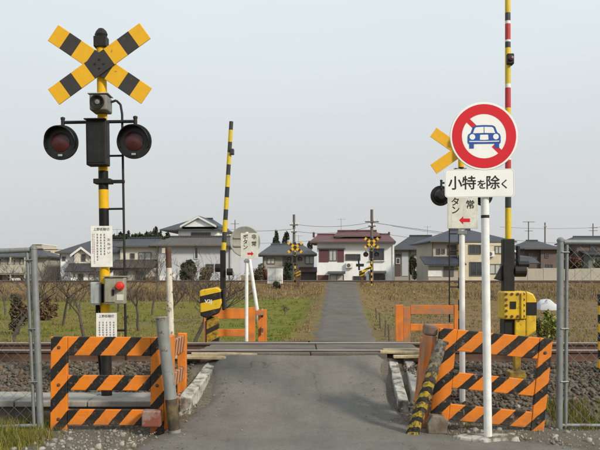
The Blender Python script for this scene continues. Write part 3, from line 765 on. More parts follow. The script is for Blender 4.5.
for (s0, s1) in ((-.197, -.115), (.115, .197)):
    c0 = Vector((X0, Yf - .0013, zc)); b = MB(); w = .021
    P = [c0 + u * s0 + v_ * w, c0 + u * s1 + v_ * w, c0 + u * s1 - v_ * w, c0 + u * s0 - v_ * w]
    b.add(P + [p + Vector((0, .0008, 0)) for p in P], [(0,1,2,3),(4,5,6,7),(0,1,5,4),(1,2,6,5),(2,3,7,6),(3,0,4,7)]); b.build('slash_end', M['sign_red'], fo)
def flat(pts, mat, name, y, sc=1.0, mirror=True):
    P = list(pts)
    if mirror: P = P + [(-x, z) for x, z in reversed(P)]
    b = MB(); b.prism([(X0 + x * sc, zc + z * sc) for x, z in P], Yf - y, Yf - y + .0006); return b.build(name, mat, fo)
def disc(cx, cz, r, mat, name, y):
    b = MB(); b.lathe((X0 + cx, Yf - y, zc + cz), [(0, 0), (r, 0), (r, .0006)], 20); return b.build(name, mat, fo)
B_, W2 = M['sign_blue'], M['sign_white']
flat([(0,.098),(.075,.095),(.098,.082),(.118,.03),(.138,.018),(.146,-.005),(.146,-.055),(.138,-.068),(0,-.068)], B_, 'car_symbol', .0028)
flat([(0,.082),(.070,.079),(.082,.07),(.098,.026),(0,.028)], W2, 'windscreen_symbol', .0036)
flat([(.003,.082),(.003,.028)], B_, 'windscreen_divider', .0044)
flat([(0,.012),(.035,.012),(.038,-.032),(0,-.034)], W2, 'grille_symbol', .0036)
for sg in (-1, 1):
    disc(sg * .104, -.006, .025, W2, 'headlight_symbol', .0036); 
    b = MB(); b.box(X0 + sg * .112 - .020, X0 + sg * .112 + .020, Yf - .0028, Yf - .0022, zc - .108, zc - .0685); b.build('wheel_symbol', B_, fo)
flat([(0,-.044),(.132,-.042),(.132,-.050),(0,-.052)], W2, 'bumper_symbol', .0036)
a0, a1 = at(450.5, 196.5, 7.3), at(519.5, 168.5, 7.3); w = a1.x - a0.x; h = a1.z - a0.z
cx = (a0.x + a1.x) / 2 - a.x - .03; cz = (a0.z + a1.z) / 2
pts = []
for (sx_, sz_, t0) in ((1,1,0),(-1,1,90),(-1,-1,180),(1,-1,270)):
    for i in range(5):
        t = R(t0 + 22.5 * i); pts.append((cx + sx_ * (w/2 - .025) + .025 * math.cos(t), cz + sz_ * (h/2 - .025) + .025 * math.sin(t)))
inr = [(cx + (x - cx) * .975, cz + (z - cz) * .945) for x, z in pts]; mid_ = [(cx + (x - cx) * .983, cz + (z - cz) * .962) for x, z in pts]
b = MB(); b.prism(pts, -.052, -.044); pl = b.build('supplementary_plate', M['sign_white'], rs)
b = MB(); n_ = len(inr); b.add([(x, -.0526, z) for x, z in inr] + [(x, -.0526, z) for x, z in mid_], [(i, (i + 1) % n_, n_ + (i + 1) % n_, n_ + i) for i in range(n_)]); b.build('plate_border', M['box_grey'], pl)
for ch, fx, sz_ in (('小', -.35, .128), ('特', -.15, .128), ('を', .03, .088), ('除', .19, .128), ('く', .36, .088)):
    for q_, (ox, oz) in enumerate(((-.0022, 0), (.0022, .0), (0, .0018), (0, -.0018))):
        text_obj(ch, sz_, M['ink'], pl, (cx + fx * w + ox, -.0528 - .0004 * q_, cz - .005 + oz - (.012 if sz_ < .12 else 0)), extr=.0001)
b = MB()
for zz in (cz, zc - .15, zc + .12): b.box(-.05, .05, -.043, .045, zz - .018, zz + .018)
b.build('clamp', M['steel'], rs, bevel=.004)
b = MB(); n = 11; pts = [(.29 * math.cos(2*math.pi*i/n) * (1 + .18 * math.sin(i * 2.7)), .15 * math.sin(2*math.pi*i/n) * (1 + .2 * math.cos(i * 3.1))) for i in range(n)]
vs = [(x, y, -.04) for x, y in pts] + [(x * .93, y * .93, .022) for x, y in pts]
b.add(vs, [tuple(range(n)), tuple(range(2*n-1, n-1, -1))] + [(i, (i+1)%n, n+(i+1)%n, n+i) for i in range(n)])
b.build('concrete_footing', M['concrete_pale'], rs, bevel=.012).location = (-.01, .02, .01)

# ------------------------------------------------------------------ emergency button direction plates
def button_plate(label, px, py_base, Y, pc, py_top, ww, hh, arrow, lean):
    a = at(px, py_base, Y); t = thing('button_plate_sign', label, 'sign', tuple(a), (0, R(lean), 0), 'emergency button direction plates')
    ztop = EYE + (HZ - py_top) * Y / FPX - a.z
    MB().tube((0, 0, -.1), (0, 0, ztop), .030, .030, 16).build('pole', M['white_pole'], t, smooth=True)
    x0 = (pc - px) * Y / FPX; zb = ztop - hh + .0 - .02
    MB().box(x0 - ww/2, x0 + ww/2, -.045, -.037, zb, zb + hh).build('plate', M['plate_cream'], t, bevel=.003)
    fs_ = ww * .30
    for i, ch in enumerate('非常'): text_obj(ch, fs_, M['ink'], t, (x0 + ww * .25, -.0458, zb + hh * (.84 - i * .27)), bold=.0015)
    for i, ch in enumerate('ボタン'): text_obj(ch, fs_, M['ink'], t, (x0 - ww * .24, -.0458, zb + hh * (.84 - i * .20)), bold=.0015)
    A = [(-.5,0),(-.12,.38),(-.12,.16),(.5,.16),(.5,-.16),(-.12,-.16),(-.12,-.38)]
    b = MB(); s = ww * .36 * arrow; b.prism([(x0 + .06 * ww + p * s, zb + hh * .20 + q * abs(s)) for p, q in A], -.0466, -.0456); b.build('red_arrow', M['sign_red'], t)
    b = MB(); b.box(x0 - .05, x0 + .05, -.036, -.02, zb + .05, zb + .08); b.box(-.045, .045, -.036, .036, zb - .06, zb - .02); b.build('clamp', M['steel'], t, bevel=.003)
button_plate('worn cream emergency button plate with left-pointing red arrow on white pole', 462.5, 402, 8.55, 462.5, 186, .315, .425, 1, -.2)
button_plate('small emergency button plate with right-pointing red arrow across the tracks', 246.5, 347, 14.0, 249.5, 232, .30, .44, -1, .1)
# back of the far round sign
a = at(257.5, 312, 16.0)
bs = thing('road_sign', 'round sign seen from its dull grey back on a leaning white pole', 'road sign', tuple(a))
top = at(248, 250, 16.0) - a; c0 = at(245, 241.5, 15.97) - a
MB().tube(-.28 * top.normalized(), top, .036, .036, 16).build('pole', M['white_pole'], bs, smooth=True)
b = MB(); b.lathe(tuple(c0), [(0, -.006), (.24, -.006), (.255, -.012), (.29, -.016), (.30, -.006), (.30, .012), (0, .012)], 48); b.build('sign_back', M['sign_back'], bs, smooth=True)
b = MB(); b.box(c0.x - .22, c0.x + .22, c0.y - .03, c0.y - .008, c0.z + .06, c0.z + .09); b.box(c0.x - .22, c0.x + .22, c0.y - .03, c0.y - .008, c0.z - .10, c0.z - .07); b.build('stiffener', M['sign_back'], bs)

# ------------------------------------------------------------------ crossing gates
ARMM = [M['arm_yellow'], M['arm_black'], M['red'], M['white']]
def arm_mesh(root, p0, p1, segs, r0, r1, cuff=None):
    b = MB(); L = (p1 - p0)
    for (t0, t1, mi) in segs:
        b.cur = mi; b.tube(p0 + L * t0, p0 + L * t1, r0 + (r1 - r0) * t0, r0 + (r1 - r0) * t1, 14)
    return b.build('barrier_arm', ARMM, root, smooth=True)
M['gate_rusty'] = dirty('dirty_yellow_pedestal', (.50, .31, .012), .6, dirt=(.06, .045, .03), amt=.9, scale=7, rust=.3, lo=.40, hi=.62)
Y = 8.95; a = at(512, 372, Y)
g = thing('crossing_gate', 'yellow crossing gate machine with raised striped arm at the right roadside', 'crossing gate', tuple(a))
def L_(px, py, y=Y): return at(px, py, y) - a
k = Y / FPX
q0, q1 = L_(500.5, 333), L_(523, 291)
zm = L_(500, 319).z; xm_ = L_(512.5, 300).x
MB().box(q0.x + .02, xm_ - .002, -.08, .12, q0.z - .05, zm - .002).build('shadowed_mechanism', M['black'], g, bevel=.01)  # black colour stands in for the shadow in the recess around the mechanism
MB().box(xm_, q1.x - .0, -.11, .13, q0.z - .05, zm - .002).build('lower_case', M['gate_yellow'], g, bevel=.01)
MB().box(q0.x, q1.x, -.13, .14, zm, q1.z).build('machine_case', M['gate_yellow'], g, bevel=.02, segs=3)
hood = [( -.12, q0.z + .0), (.13, q0.z + .0), (.13, q1.z - .10), (.09, q1.z - .03), (.02, q1.z), (-.12, q1.z)]
hx1 = L_(533.5, 291).x
b = MB(); b.prism([(q1.x + .002, q0.z - .05), (hx1, q0.z + .03), (hx1, q1.z - .09), (hx1 - .03, q1.z - .03), (q1.x + .002, q1.z + .005)], -.11, .12); b.build('motor_hood', M['gate_yellow'], g, bevel=.015)
MB().box(q1.x + .004, hx1 + .003, -.1135, -.1105, q1.z - .26, q1.z - .12).build('black_patch', M['black'], g)
MB().box(q0.x + .07, q0.x + .135, -.136, -.1305, q1.z - .19, q1.z - .11).build('name_plate', M['black'], g)
b = MB()
for ix in range(4):
    for iz in range(5):
        if ix in (1, 2) and iz in (1, 2, 3): continue
        b.lathe((q0.x + .03 + ix * .062, -.1305, q1.z - .03 - iz * .06), [(.015, 0), (.014, -.011), (0, -.012)], 8)
b.build('bolts', M['rust'], g)
MB().box(q1.x - .06, q1.x - .035, -.150, -.1305, zm + .01, q1.z - .02).build('rib', M['gate_yellow'], g, bevel=.004)
b = MB(); b.box(.02, .085, -.05, .05, -.1, q0.z - .052); b.box(-.05, .13, -.08, .08, -.06, .015); b.box(-.03, .12, -.07, .07, q0.z - .12, q0.z - .054); b.build('pedestal', M['gate_rusty'], g, bevel=.008)
h0, h1 = L_(508, 293), L_(508, 239)
MB().box(h0.x - .065, h0.x + .06, -.055, .055, h0.z + .0, h1.z).build('arm_holder', M['black'], g, bevel=.01)
b = MB(); c1 = L_(502, 264); c2 = L_(494, 279)
b.prism([(c1.x, c1.z), (c1.x, c2.z - .02), (c2.x, c2.z), (c2.x + .02, c2.z + .03)], -.03, .03); b.build('counterweight_plate', M['black'], g, bevel=.006)
b = MB(); c1 = L_(520, 271); b.tube((c1.x - .07, -.01, c1.z), (c1.x + .06, -.01, c1.z), .065, .065, 18); b.tube((c1.x - .03, -.02, c1.z + .075), (c1.x + .09, -.02, c1.z + .075), .035, .035, 14); b.build('counterweight', M['black'], g, bevel=.006)
b = MB(); c1 = L_(517.5, 246); c2 = L_(517.5, 266); b.tube((c1.x, -.02, c2.z), (c1.x, -.02, c1.z), .022, .022, 10); b.box(c1.x - .05, c1.x + .02, -.03, .03, c2.z + .05, c2.z + .08); b.build('damper', M['black'], g, bevel=.004)
pA, pB = L_(508.2, 240), L_(507.6, -60)
T = lambda py: (240 - py) / 300.0
sg = [(240,208,0),(208,194,1),(194,172,0),(172,160,2),(160,152,3),(152,140,0),(140,122,1),(122,108,0),(108,88,2),(88,84,3),(84,48,0),(48,42,1),(42,40,3),(40,24,2),(24,21,3),(21,13,1),(13,-14,0),(-14,-24,1),(-24,-44,0),(-44,-60,1)]
arm_mesh(g, pA, pB, [(T(p), T(q), i) for p, q, i in sg], .034, .029)
c1 = L_(508.5, 60); b = MB(); b.box(c1.x - .03, c1.x + .045, -.075, .03, c1.z - .06, c1.z + .055); lo = b.build('arm_lamp', M['black'], g, bevel=.01)
b = MB(); b.lathe((c1.x + .008, -.078, c1.z), [(.032, 0), (.028, -.012), (0, -.018)], 14); b.build('lens', M['lens'], lo, smooth=True)

Y = 12.6; a = at(213, 348, Y)
g2 = thing('crossing_gate', 'black and yellow crossing gate with raised striped arm across the tracks', 'crossing gate', tuple(a))
def L2(px, py): return at(px, py, Y) - a
m = N('gate_case_stripes'); o = m.coord('Object'); s = m.n('ShaderNodeSeparateXYZ'); m.l(o, s.inputs[0])
fr_ = m.math('FRACT', m.math('ADD', m.math('DIVIDE', m.math('ADD', s.outputs[2], m.math('MULTIPLY', s.outputs[0], -.22)), .245), 20.02))
c = m.mix(m.math('LESS_THAN', fr_, .44), (.66, .42, .014), (.016, .015, .014))
c = m.mix(m.ramp(m.noise(o, 12, 8, .75), [(.58, 0), (.66, .7)]), c, (.13, .075, .03)); m.bump(m.noise(o, 60, 4), .15, .004); M['gate_stripes'] = m.out(c, .5)
m = N('dirty_pedestal_stripes'); o = m.coord('Object'); s = m.n('ShaderNodeSeparateXYZ'); m.l(o, s.inputs[0])
fr_ = m.math('FRACT', m.math('ADD', m.math('DIVIDE', m.math('ADD', s.outputs[2], m.math('MULTIPLY', s.outputs[0], -.5)), .21), 20.4))
c = m.mix(m.math('LESS_THAN', fr_, .62), (.012, .011, .010), (.42, .25, .014))
c = m.mix(m.ramp(m.noise(o, 15, 8, .75), [(.45, 0), (.6, .85)]), c, (.05, .03, .02)); M['ped_stripes'] = m.out(c, .7)
P = [(200.5, 291), (203, 289.5), (217, 287), (221.5, 289), (222.5, 303), (218.5, 313.5), (208, 318), (201.5, 315.5)]
b = MB(); b.prism([(L2(*p).x, L2(*p).z) for p in P], -.15, .15); cs = b.build('machine_case', M['gate_stripes'], g2, bevel=.02)
for q_, ox in enumerate((-.003, .003)): text_obj('V2J', .082, M['white'], cs, (L2(209.5, 305).x + ox, -.1513 - .0005 * q_, L2(209, 301.3).z), extr=.0002)
c1 = L2(222.6, 289); c2 = L2(225.5, 310); MB().box(c1.x, c2.x, -.10, .12, c2.z, c1.z + .01).build('motor_hood', M['black'], g2, bevel=.015)
b = MB(); x0, x1 = L2(207, 0).x, L2(219, 0).x; b.box(x0, x1, -.06, .06, -.12, L2(0, 318).z + .02); b.build('pedestal', M['ped_stripes'], g2, bevel=.008)
MB().box(x0 - .03, x0 - .004, -.05, .05, -.12, L2(0, 322).z + .01).build('pedestal_flange', M['rust'], g2)
MB().box(x0 - .08, x1 + .08, -.12, .12, -.1, -.02).build('base_plate', M['rust'], g2, bevel=.01)
h0, h1 = L2(223, 288), L2(223.5, 250); MB().box(h0.x - .042, h0.x + .042, -.04, .04, h0.z - .02, h1.z).build('arm_holder', M['black'], g2, bevel=.01)
b = MB(); c1 = L2(219, 268); c2 = L2(227, 268); b.tube((c1.x - .05, -.08, c1.z), (c1.x + .03, -.08, c1.z), .065, .065, 14); b.build('counterweight', M['black'], g2, bevel=.006); b = MB(); b.tube((c2.x, -.05, c2.z - .06), (c2.x + .09, -.05, c2.z - .06), .055, .055, 14); b.build('counterweight', M['black'], g2, bevel=.006)
pA, pB = L2(223.5, 251), L2(231.3, 121.5); tot = 251 - 121.5
sg = [(121.5,130,1)]; y = 130.0; i = 0
while y < 251:
    y2 = min(251, y + (12 if i % 2 == 0 else 10.5)); sg.append((y, y2, i % 2)); y = y2; i += 1
arm_mesh(g2, pA, pB, sorted([((251 - q) / tot, (251 - p) / tot, i) for p, q, i in sg]), .037, .031)
c1 = L2(231.0, 152); MB().box(c1.x - .01, c1.x + .05, -.06, .03, c1.z - .045, c1.z + .045).build('arm_lamp', M['arm_black'], g2, bevel=.01)
# gate machine at the far line
for px, lab in ((360, 'tiny striped gate machine on the embankment below the right distant signal'), (296, 'tiny striped gate machine on the embankment below the left distant signal')):
    a = at(px + 2, 281, 57.0); gg = thing('crossing_gate', lab, 'crossing gate', tuple(a), group='gates at the far line')
    MB().box(-.20, .20, -.15, .15, .30, .72).build('machine_case', M['ped_stripes'], gg, bevel=.03)
    MB().box(-.10, .10, -.1, .1, -.4, .298).build('pedestal', M['rust'], gg)
    if px == 360:
        b = MB(); b.tube((-.2, -.1, .75), (-.25, -.1, 1.55), .07, .05, 10); b.box(-.42, .12, -.2, -.05, 1.0, 1.2); b.build('arm_holder', M['black'], gg)
        b = MB(); b.tube((.0, -.22, .6), (.62, -.24, 1.02), .10, .09, 8); b.build('warning_board', M['gate_stripes'], gg)

# old white marker post and small yellow marker
a = at(171, 334, 9.15); wp = thing('marker_post', 'thin rusting white post with dark top beside the left barricade', 'marker post', tuple(a))
t_ = at(168.2, 247, 9.15) - a
MB().tube(-.15 * t_, t_ * .76, .037, .034, 12).build('post', M['white_rust'], wp, smooth=True)
MB().tube(t_ * .76, t_, .033, .030, 12).build('dark_top', M['rust'], wp, smooth=True)
MB().box(t_.x - .065, t_.x - .03, -.03, .03, t_.z * .93, t_.z * .985).build('bracket', M['white_rust'], wp); MB().box(t_.x - .06, t_.x - .03, -.03, .03, t_.z * .84, t_.z * .865).build('bracket', M['white_rust'], wp)
a = at(603, 352, 9.2); ym = thing('marker_post', 'yellow and black marker post behind the right fence at picture edge', 'marker post', tuple(a))
b = MB(); b.box(-.05, .05, -.03, .03, -.2, .62); b.build('post', band_mat('marker_bands', .2, .02, YEL, BLACK), ym, bevel=.006)
MB().box(-.055, .055, -.034, .034, .622, .65).build('cap', M['black'], ym, bevel=.004)
# ------------------------------------------------------------------ houses beyond the embankment
def wallm(name, c, amt=.35): return dirty(name, c, .85, dirt=tuple(x * .5 for x in c), amt=amt, scale=.55, bump=.1, var=.12, grain=6)
def roofm(name, c):
    m = N(name); o = m.coord('Object'); s = m.n('ShaderNodeSeparateXYZ'); m.l(o, s.inputs[0])
    wv = m.math('ABSOLUTE', m.math('SINE', m.math('MULTIPLY', s.outputs[2], 24.0)))
    wx = m.math('ABSOLUTE', m.math('SINE', m.math('MULTIPLY', m.math('ADD', s.outputs[0], s.outputs[1]), 11.0)))
    n1 = m.noise(o, 1.1, 7, .7)
    cc = m.mix(m.ramp(n1, [(.35, 0), (.7, 1)]), tuple(x * .75 for x in c), tuple(x * 1.25 for x in c))
    m.bump(m.math('ADD', wv, m.math('MULTIPLY', wx, .6)), .8, .05)
    return m.out(cc, .55, 0, .5)
HW = {'white': wallm('white_render', (.80, .82, .83)), 'cream': wallm('cream_render', (.58, .52, .38)), 'beige': wallm('beige_render', (.40, .37, .31)), 'greige': wallm('grey_beige_render', (.34, .32, .275)),
      'grey': wallm('grey_render', (.50, .52, .55)), 'brown': wallm('red_brown_siding', (.10, .075, .068)), 'tan': wallm('tan_siding', (.135, .105, .095)), 'pale': wallm('pale_cream_render', (.62, .60, .52)), 'green': wallm('green_sheet', (.16, .19, .165)), 'dark': wallm('dark_siding', (.10, .09, .085)), 'maroon': wallm('maroon_panel', (.12, .052, .055))}
HR = {'slate': roofm('slate_tiles', (.036, .039, .047)), 'blue': roofm('blue_grey_tiles', (.036, .041, .058)), 'red': roofm('maroon_tiles', (.108, .036, .037)), 'brown': roofm('brown_tiles', (.066, .055, .048)), 'grey': roofm('grey_tiles', (.06, .062, .068)), 'darkred': roofm('dark_red_tiles', (.085, .04, .04))}
M['frame'] = dirty('window_frame_bronze', (.11, .10, .09), .5, amt=.2, scale=2)
M['frame_w'] = dirty('window_frame_white', (.62, .62, .6), .5, amt=.2, scale=2)
M['trim'] = dirty('white_trim', (.74, .74, .72), .6, amt=.2, scale=2)

M['pole'] = dirty('weathered_pole', (.14, .125, .115), .85, amt=.4, scale=2)

class House:
    """front wall plane at local y=0; photo columns/rows turn into metres at the house's own distance"""
    def __init__(s, label, pxc, Y, yaw=0):
        s.Y = Y; s.k = Y / FPX; s.pxc = pxc
        s.zb = -.45
        s.r = thing('house', label, 'house', ((pxc - 300) * s.k, Y, s.zb), (0, 0, R(yaw)))
    def X(s, px): return (px - s.pxc) * s.k
    def Z(s, py): return EYE + (HZ - py) * s.k - s.zb
    def wall(s, p0, p1, top, mat, y0=0, d=7, bottom=None):
        z0 = -.3 if bottom is None else s.Z(bottom)
        return MB().box(s.X(p0), s.X(p1), y0, y0 + d, z0, s.Z(top)).build('wall', HW[mat], s.r)
    def aerial(s, px, ridge, y=4.0, h=1.5):
        b = MB(); x, z = s.X(px), s.Z(ridge); b.tube((x, y, z - .2), (x, y, z + h), .022, .018, 6); b.tube((x - .5, y, z + h - .1), (x + .5, y, z + h - .1), .012, .012, 5)
        for q in (-.45, -.2, .05, .3, .48): b.tube((x + q, y - .3, z + h - .1), (x + q, y + .3, z + h - .1), .009, .009, 4)
        b.build('aerial', M['pole'], s.r)
    def pipe(s, px, top, y0=0): MB().tube((s.X(px), y0 - .07, -.2), (s.X(px), y0 - .07, s.Z(top)), .045, .045, 8).build('drainpipe', M['frame'], s.r)
    def unit(s, px, py, y0=0):
        b = MB().box(s.X(px), s.X(px) + .8, y0 - .38, y0 - .06, s.Z(py), s.Z(py) + .6).build('air_conditioner', M['trim'], s.r, bevel=.03)
        c = MB(); c.lathe((s.X(px) + .32, y0 - .382, s.Z(py) + .3), [(.22, 0), (.22, -.012), (.05, -.015), (0, -.015)], 16); c.build('fan_grille', M['frame'], b)
    def hip(s, p0, p1, eave, r0, r1, ridge, mat, y0=0, d=7, ov=.6, th=.14):
        x0, x1 = s.X(p0), s.X(p1); ze, zr = s.Z(eave), s.Z(ridge); ya, yb = y0 - ov, y0 + d + ov; ym = (ya + yb) / 2
        vs = [(x0, ya, ze), (x1, ya, ze), (x1, yb, ze), (x0, yb, ze), (x0, ya, ze + th), (x1, ya, ze + th), (x1, yb, ze + th), (x0, yb, ze + th), (s.X(r0), ym, zr), (s.X(r1), ym, zr)]
        b = MB(); b.add(vs, [(3,2,1,0),(0,1,5,4),(1,2,6,5),(2,3,7,6),(3,0,4,7),(4,5,9,8),(5,6,9),(6,7,8,9),(7,4,8)])
        rf = b.build('roof', HR[mat], s.r)
        b = MB(); b.box(s.X(r0) - .1, s.X(r1) + .1, ym - .14, ym + .14, zr - .08, zr + .14); b.build('ridge_tiles', HR[mat], rf, bevel=.03)
        MB().box(x0 + .1, x1 - .1, ya - .10, ya - .005, ze + .0, ze + .11).build('gutter', M['frame'], rf)
        return rf
    def lean(s, p0, p1, low, high, mat, y0=0, d=1.2, th=.12):
        b = MB(); b.prism_x([(y0 - d, s.Z(low)), (y0 - d, s.Z(low) + th), (y0, s.Z(high) + th), (y0, s.Z(high))], s.X(p0), s.X(p1)); return b.build('lean_to_roof', HR[mat], s.r)
    def win(s, p0, p1, t, bt, y0=0, pane='pane', frame='frame', mull=1, sill=False):
        x0, x1, z0, z1 = s.X(p0), s.X(p1), s.Z(bt), s.Z(t); f = .075
        b = MB(); ya, yb = y0 - .09, y0 - .003
        b.box(x0, x1, ya, yb, z1 - f, z1); b.box(x0, x1, ya, yb, z0, z0 + f); b.box(x0, x0 + f, ya, yb, z0 + f, z1 - f); b.box(x1 - f, x1, ya, yb, z0 + f, z1 - f)
        for i in range(mull):
            xm = x0 + (x1 - x0) * (i + 1) / (mull + 1); b.box(xm - .03, xm + .03, ya + .01, yb, z0 + f, z1 - f)
        w = b.build('window', M[frame], s.r)
        MB().box(x0 + f, x1 - f, y0 - .03, y0 - .004, z0 + f, z1 - f).build('pane', M[pane], w)
        if sill: MB().box(x0 - .1, x1 + .1, y0 - .22, y0 - .003, z0 - .09, z0 - .003).build('sill', M['trim'], w)
        return w
    def panel(s, p0, p1, t, bt, mat, y0=0, name='shutter', dep=.07):
        return MB().box(s.X(p0), s.X(p1), y0 - dep, y0 - .003, s.Z(bt), s.Z(t)).build(name, mat, s.r, bevel=.01)
    def gable_y(s, p0, p1, eave, ridge, roofmat, wallmat, y0=0, d=7, ov=.5, th=.18, bottom=None, trim=True):
        """ridge runs away from the camera, gable faces it"""
        x0, x1 = s.X(p0), s.X(p1); xm = (x0 + x1) / 2; ze, zr = s.Z(eave), s.Z(ridge); z0 = -.3 if bottom is None else s.Z(bottom)
        b = MB(); b.prism([(x0, z0), (x1, z0), (x1, ze), (xm, zr), (x0, ze)], y0, y0 + d); b.build('wall', HW[wallmat], s.r)
        sl = (zr - ze) / (xm - x0)
        b = MB()
        b.prism([(x0 - ov, ze - ov * sl + .01), (xm, zr + .01), (xm, zr + th), (x0 - ov, ze - ov * sl + th)], y0 - ov, y0 + d + ov)
        b.prism([(xm + .001, zr + .01), (x1 + ov, ze - ov * sl + .01), (x1 + ov, ze - ov * sl + th), (xm + .001, zr + th)], y0 - ov, y0 + d + ov)
        rf = b.build('roof', HR[roofmat], s.r)
        if trim:
            b = MB(); t = .22
            b.prism([(x0 - ov, ze - ov * sl - .12), (xm, zr - .12), (xm, zr + th - .03), (x0 - ov, ze - ov * sl + th - .03)], y0 - ov - .06, y0 - ov - .005)
            b.prism([(xm + .001, zr - .12), (x1 + ov, ze - ov * sl - .12), (x1 + ov, ze - ov * sl + th - .03), (xm + .001, zr + th - .03)], y0 - ov - .06, y0 - ov - .005)
            b.build('barge_board', M['trim'], rf)
        return rf

# white house with maroon roof at the end of the lane
h = House('white two-storey house with maroon roof at the end of the lane', 355, 96, -5)
h.wall(317, 394, 243, 'white', 0, 7); h.hip(309.5, 395.5, 243, 316, 389, 233.2, 'red', 0, 7, .8)
rr_ = h.hip(333, 381, 236.5, 337, 376, 229.5, 'red', 1.4, 4.2, .3)
h.panel(319, 328.6, 249.5, 262, HW['maroon']); h.panel(337.5, 344, 249.5, 262, HW['maroon'])
h.win(329, 337, 249.5, 261, 0, 'curtain', 'frame'); h.panel(317.5, 345, 248, 249.2, M['frame'], name='window_hood', dep=.3)
h.win(345.5, 360.5, 254, 260.5, 0, 'pane', 'frame', 2); h.win(369.5, 384, 248.5, 260.5, 0, 'pane', 'frame', 1, True)
h.panel(317.5, 328.5, 275, 287, HW['maroon'], name='cladding'); h.lean(328, 345.5, 274, 272.2, 'grey', 0, .9); h.win(329.5, 344, 274.5, 288, 0, 'curtain', 'frame', 1); h.win(353, 366, 276, 284, 0, 'pane', 'frame', 1)
h.lean(368, 386, 273.5, 271.8, 'grey', 0, .9); h.win(369, 385, 274, 288, 0, 'pane', 'frame', 2)
MB().tube((h.X(392.5), -.08, 0), (h.X(392.5), -.08, h.Z(244)), .05, .05, 8).build('drainpipe', M['trim'], h.r)
for q in (389.5, 311.5): MB().box(h.X(q) - .12, h.X(q) + .12, 3.3, 3.7, h.Z(236 if q < 320 else 234), h.Z(230.5)).build('ridge_ornament', HR['red'], h.r, bevel=.05)
h.aerial(340, 230, 3.4, 1.6); h.unit(346, 268)
# grey-roofed house left of it
h = House('beige house with dark grey hipped roof behind the white cabinet', 288, 104, 3)
h.wall(263, 314, 255, 'greige', 0, 7); h.hip(258, 318, 255.5, 272, 304, 243.5, 'grey', 0, 7, .7)
h.win(305, 314, 255.8, 264, 0, 'curtain', 'frame', 1); h.win(283, 291, 257, 266, 0, 'pane', 'frame', 1); h.lean(299, 317, 272.5, 268, 'darkred', 0, 1.6); h.wall(301, 316, 272, 'dark', -1.2, 1.1)
h.win(267, 275, 258, 264, 0, 'curtain', 'frame', 1)
h.pipe(263.8, 256); h.aerial(300, 244, 3.5, 1.3)
# dark roofed house right of the white house
h = House('house with big dark hipped roof between the white and cream houses', 416, 108, -4)
h.wall(395, 442, 249.5, 'greige', 0, 8); h.hip(391, 452, 250, 412, 434, 234.5, 'slate', 0, 8, .8)
h.panel(395.5, 401, 254, 276, HW['brown'], name='cladding'); h.win(413.5, 419.5, 254.5, 259.5, 0, 'curtain', 'frame', 0); h.win(396, 400, 258, 264, -.08, 'pane', 'frame_w', 0); h.panel(402, 408, 252, 276, HW['grey'], name='cladding'); h.win(420, 427, 254, 262, 0, 'pane', 'frame', 1)
h.pipe(410, 250); h.aerial(430, 235, 4, 1.4)
# cream house
h = House('cream two-storey house with blue grey roof behind the round sign pole', 465, 90, 4)
h.wall(431.5, 500, 242.5, 'beige', 0, 8); h.hip(427, 516, 242.5, 461, 481, 227.5, 'blue', 0, 9, .7)  # beige left front is the cream wall with its shade in the colour
h.wall(456.5, 503, 243.2, 'cream', -1.0, .98)
h.panel(447, 456, 245, 255, HW['dark']); h.win(436, 440, 248.5, 254.5, 0, 'pane', 'frame', 0); h.win(441.3, 444.6, 248.5, 254, 0, 'pane', 'frame', 0)
h.win(466, 478.5, 245, 254.5, -1.0, 'pane', 'frame', 1); h.win(492.5, 500, 246, 254, -1.0, 'curtain', 'frame', 1)
h.lean(419, 460, 265.5, 257.5, 'blue', 0, 2.6); h.wall(424, 456, 264, 'beige', -1.9, 1.88); h.panel(423.5, 437, 270.5, 276.5, M['trim'], -1.9, 'carport_panel'); h.panel(439, 449, 267, 276.5, HW['dark'], -1.9, 'door')
h.win(467, 480, 262, 276, -1.0, 'pane', 'frame', 1); h.win(487, 499, 264, 274, -1.0, 'curtain', 'frame', 1)
h.wall(503, 531, 259, 'cream', .5, 5); h.lean(500, 537, 264, 257.5, 'blue', 1.0, 2.4); h.hip(499, 537, 258, 508, 528, 254, 'blue', .9, 5, .2); h.win(520, 523, 263, 275, .5, 'pane', 'frame', 0)
h.gable_y(498, 520, 250, 245, 'blue', 'white', 2.0, 5, .3)
h.pipe(457.2, 243.5, -1.0); h.pipe(502.4, 243.5, -1.0); h.pipe(432.2, 243); h.unit(484, 257, -1.0); h.aerial(470, 228, 4.4, 1.5)
# brown houses to the right
h = House('red brown house with dark hipped roof left of the right fence post', 541, 108, 4)
h.wall(525, 541, 249.5, 'brown', .4, 8); h.wall(540.9, 558, 249.5, 'tan', 0, 8); h.hip(521.5, 561.5, 249.5, 537, 548, 239.5, 'slate', 0, 8, .6); h.win(529, 535, 253, 259, .4, 'pane', 'frame', 1); h.win(546, 553, 264, 272, 0, 'pane', 'frame', 1); h.win(545, 549, 253, 258, 0, 'pane', 'frame', 1)
h = House('dark roofed brown house behind the right chain-link fence', 585, 116, 0)
h.wall(556, 577, 251, 'brown', 2, 8); h.hip(553, 581, 250.5, 560, 574, 245.5, 'slate', 2, 8, .5)
h.wall(577, 620, 243, 'tan', 0, 8); h.hip(573, 625, 243, 583, 615, 235.5, 'slate', 0, 8, .6); h.win(590, 597, 244.5, 251, 0, 'pane', 'frame', 1)
h.wall(583, 625, 255, 'green', -2.2, 2.1); h.lean(579, 628, 255.5, 251.5, 'slate', 0, 3.0); h.win(588, 600, 258, 268, -2.2, 'pane', 'frame_w', 2)
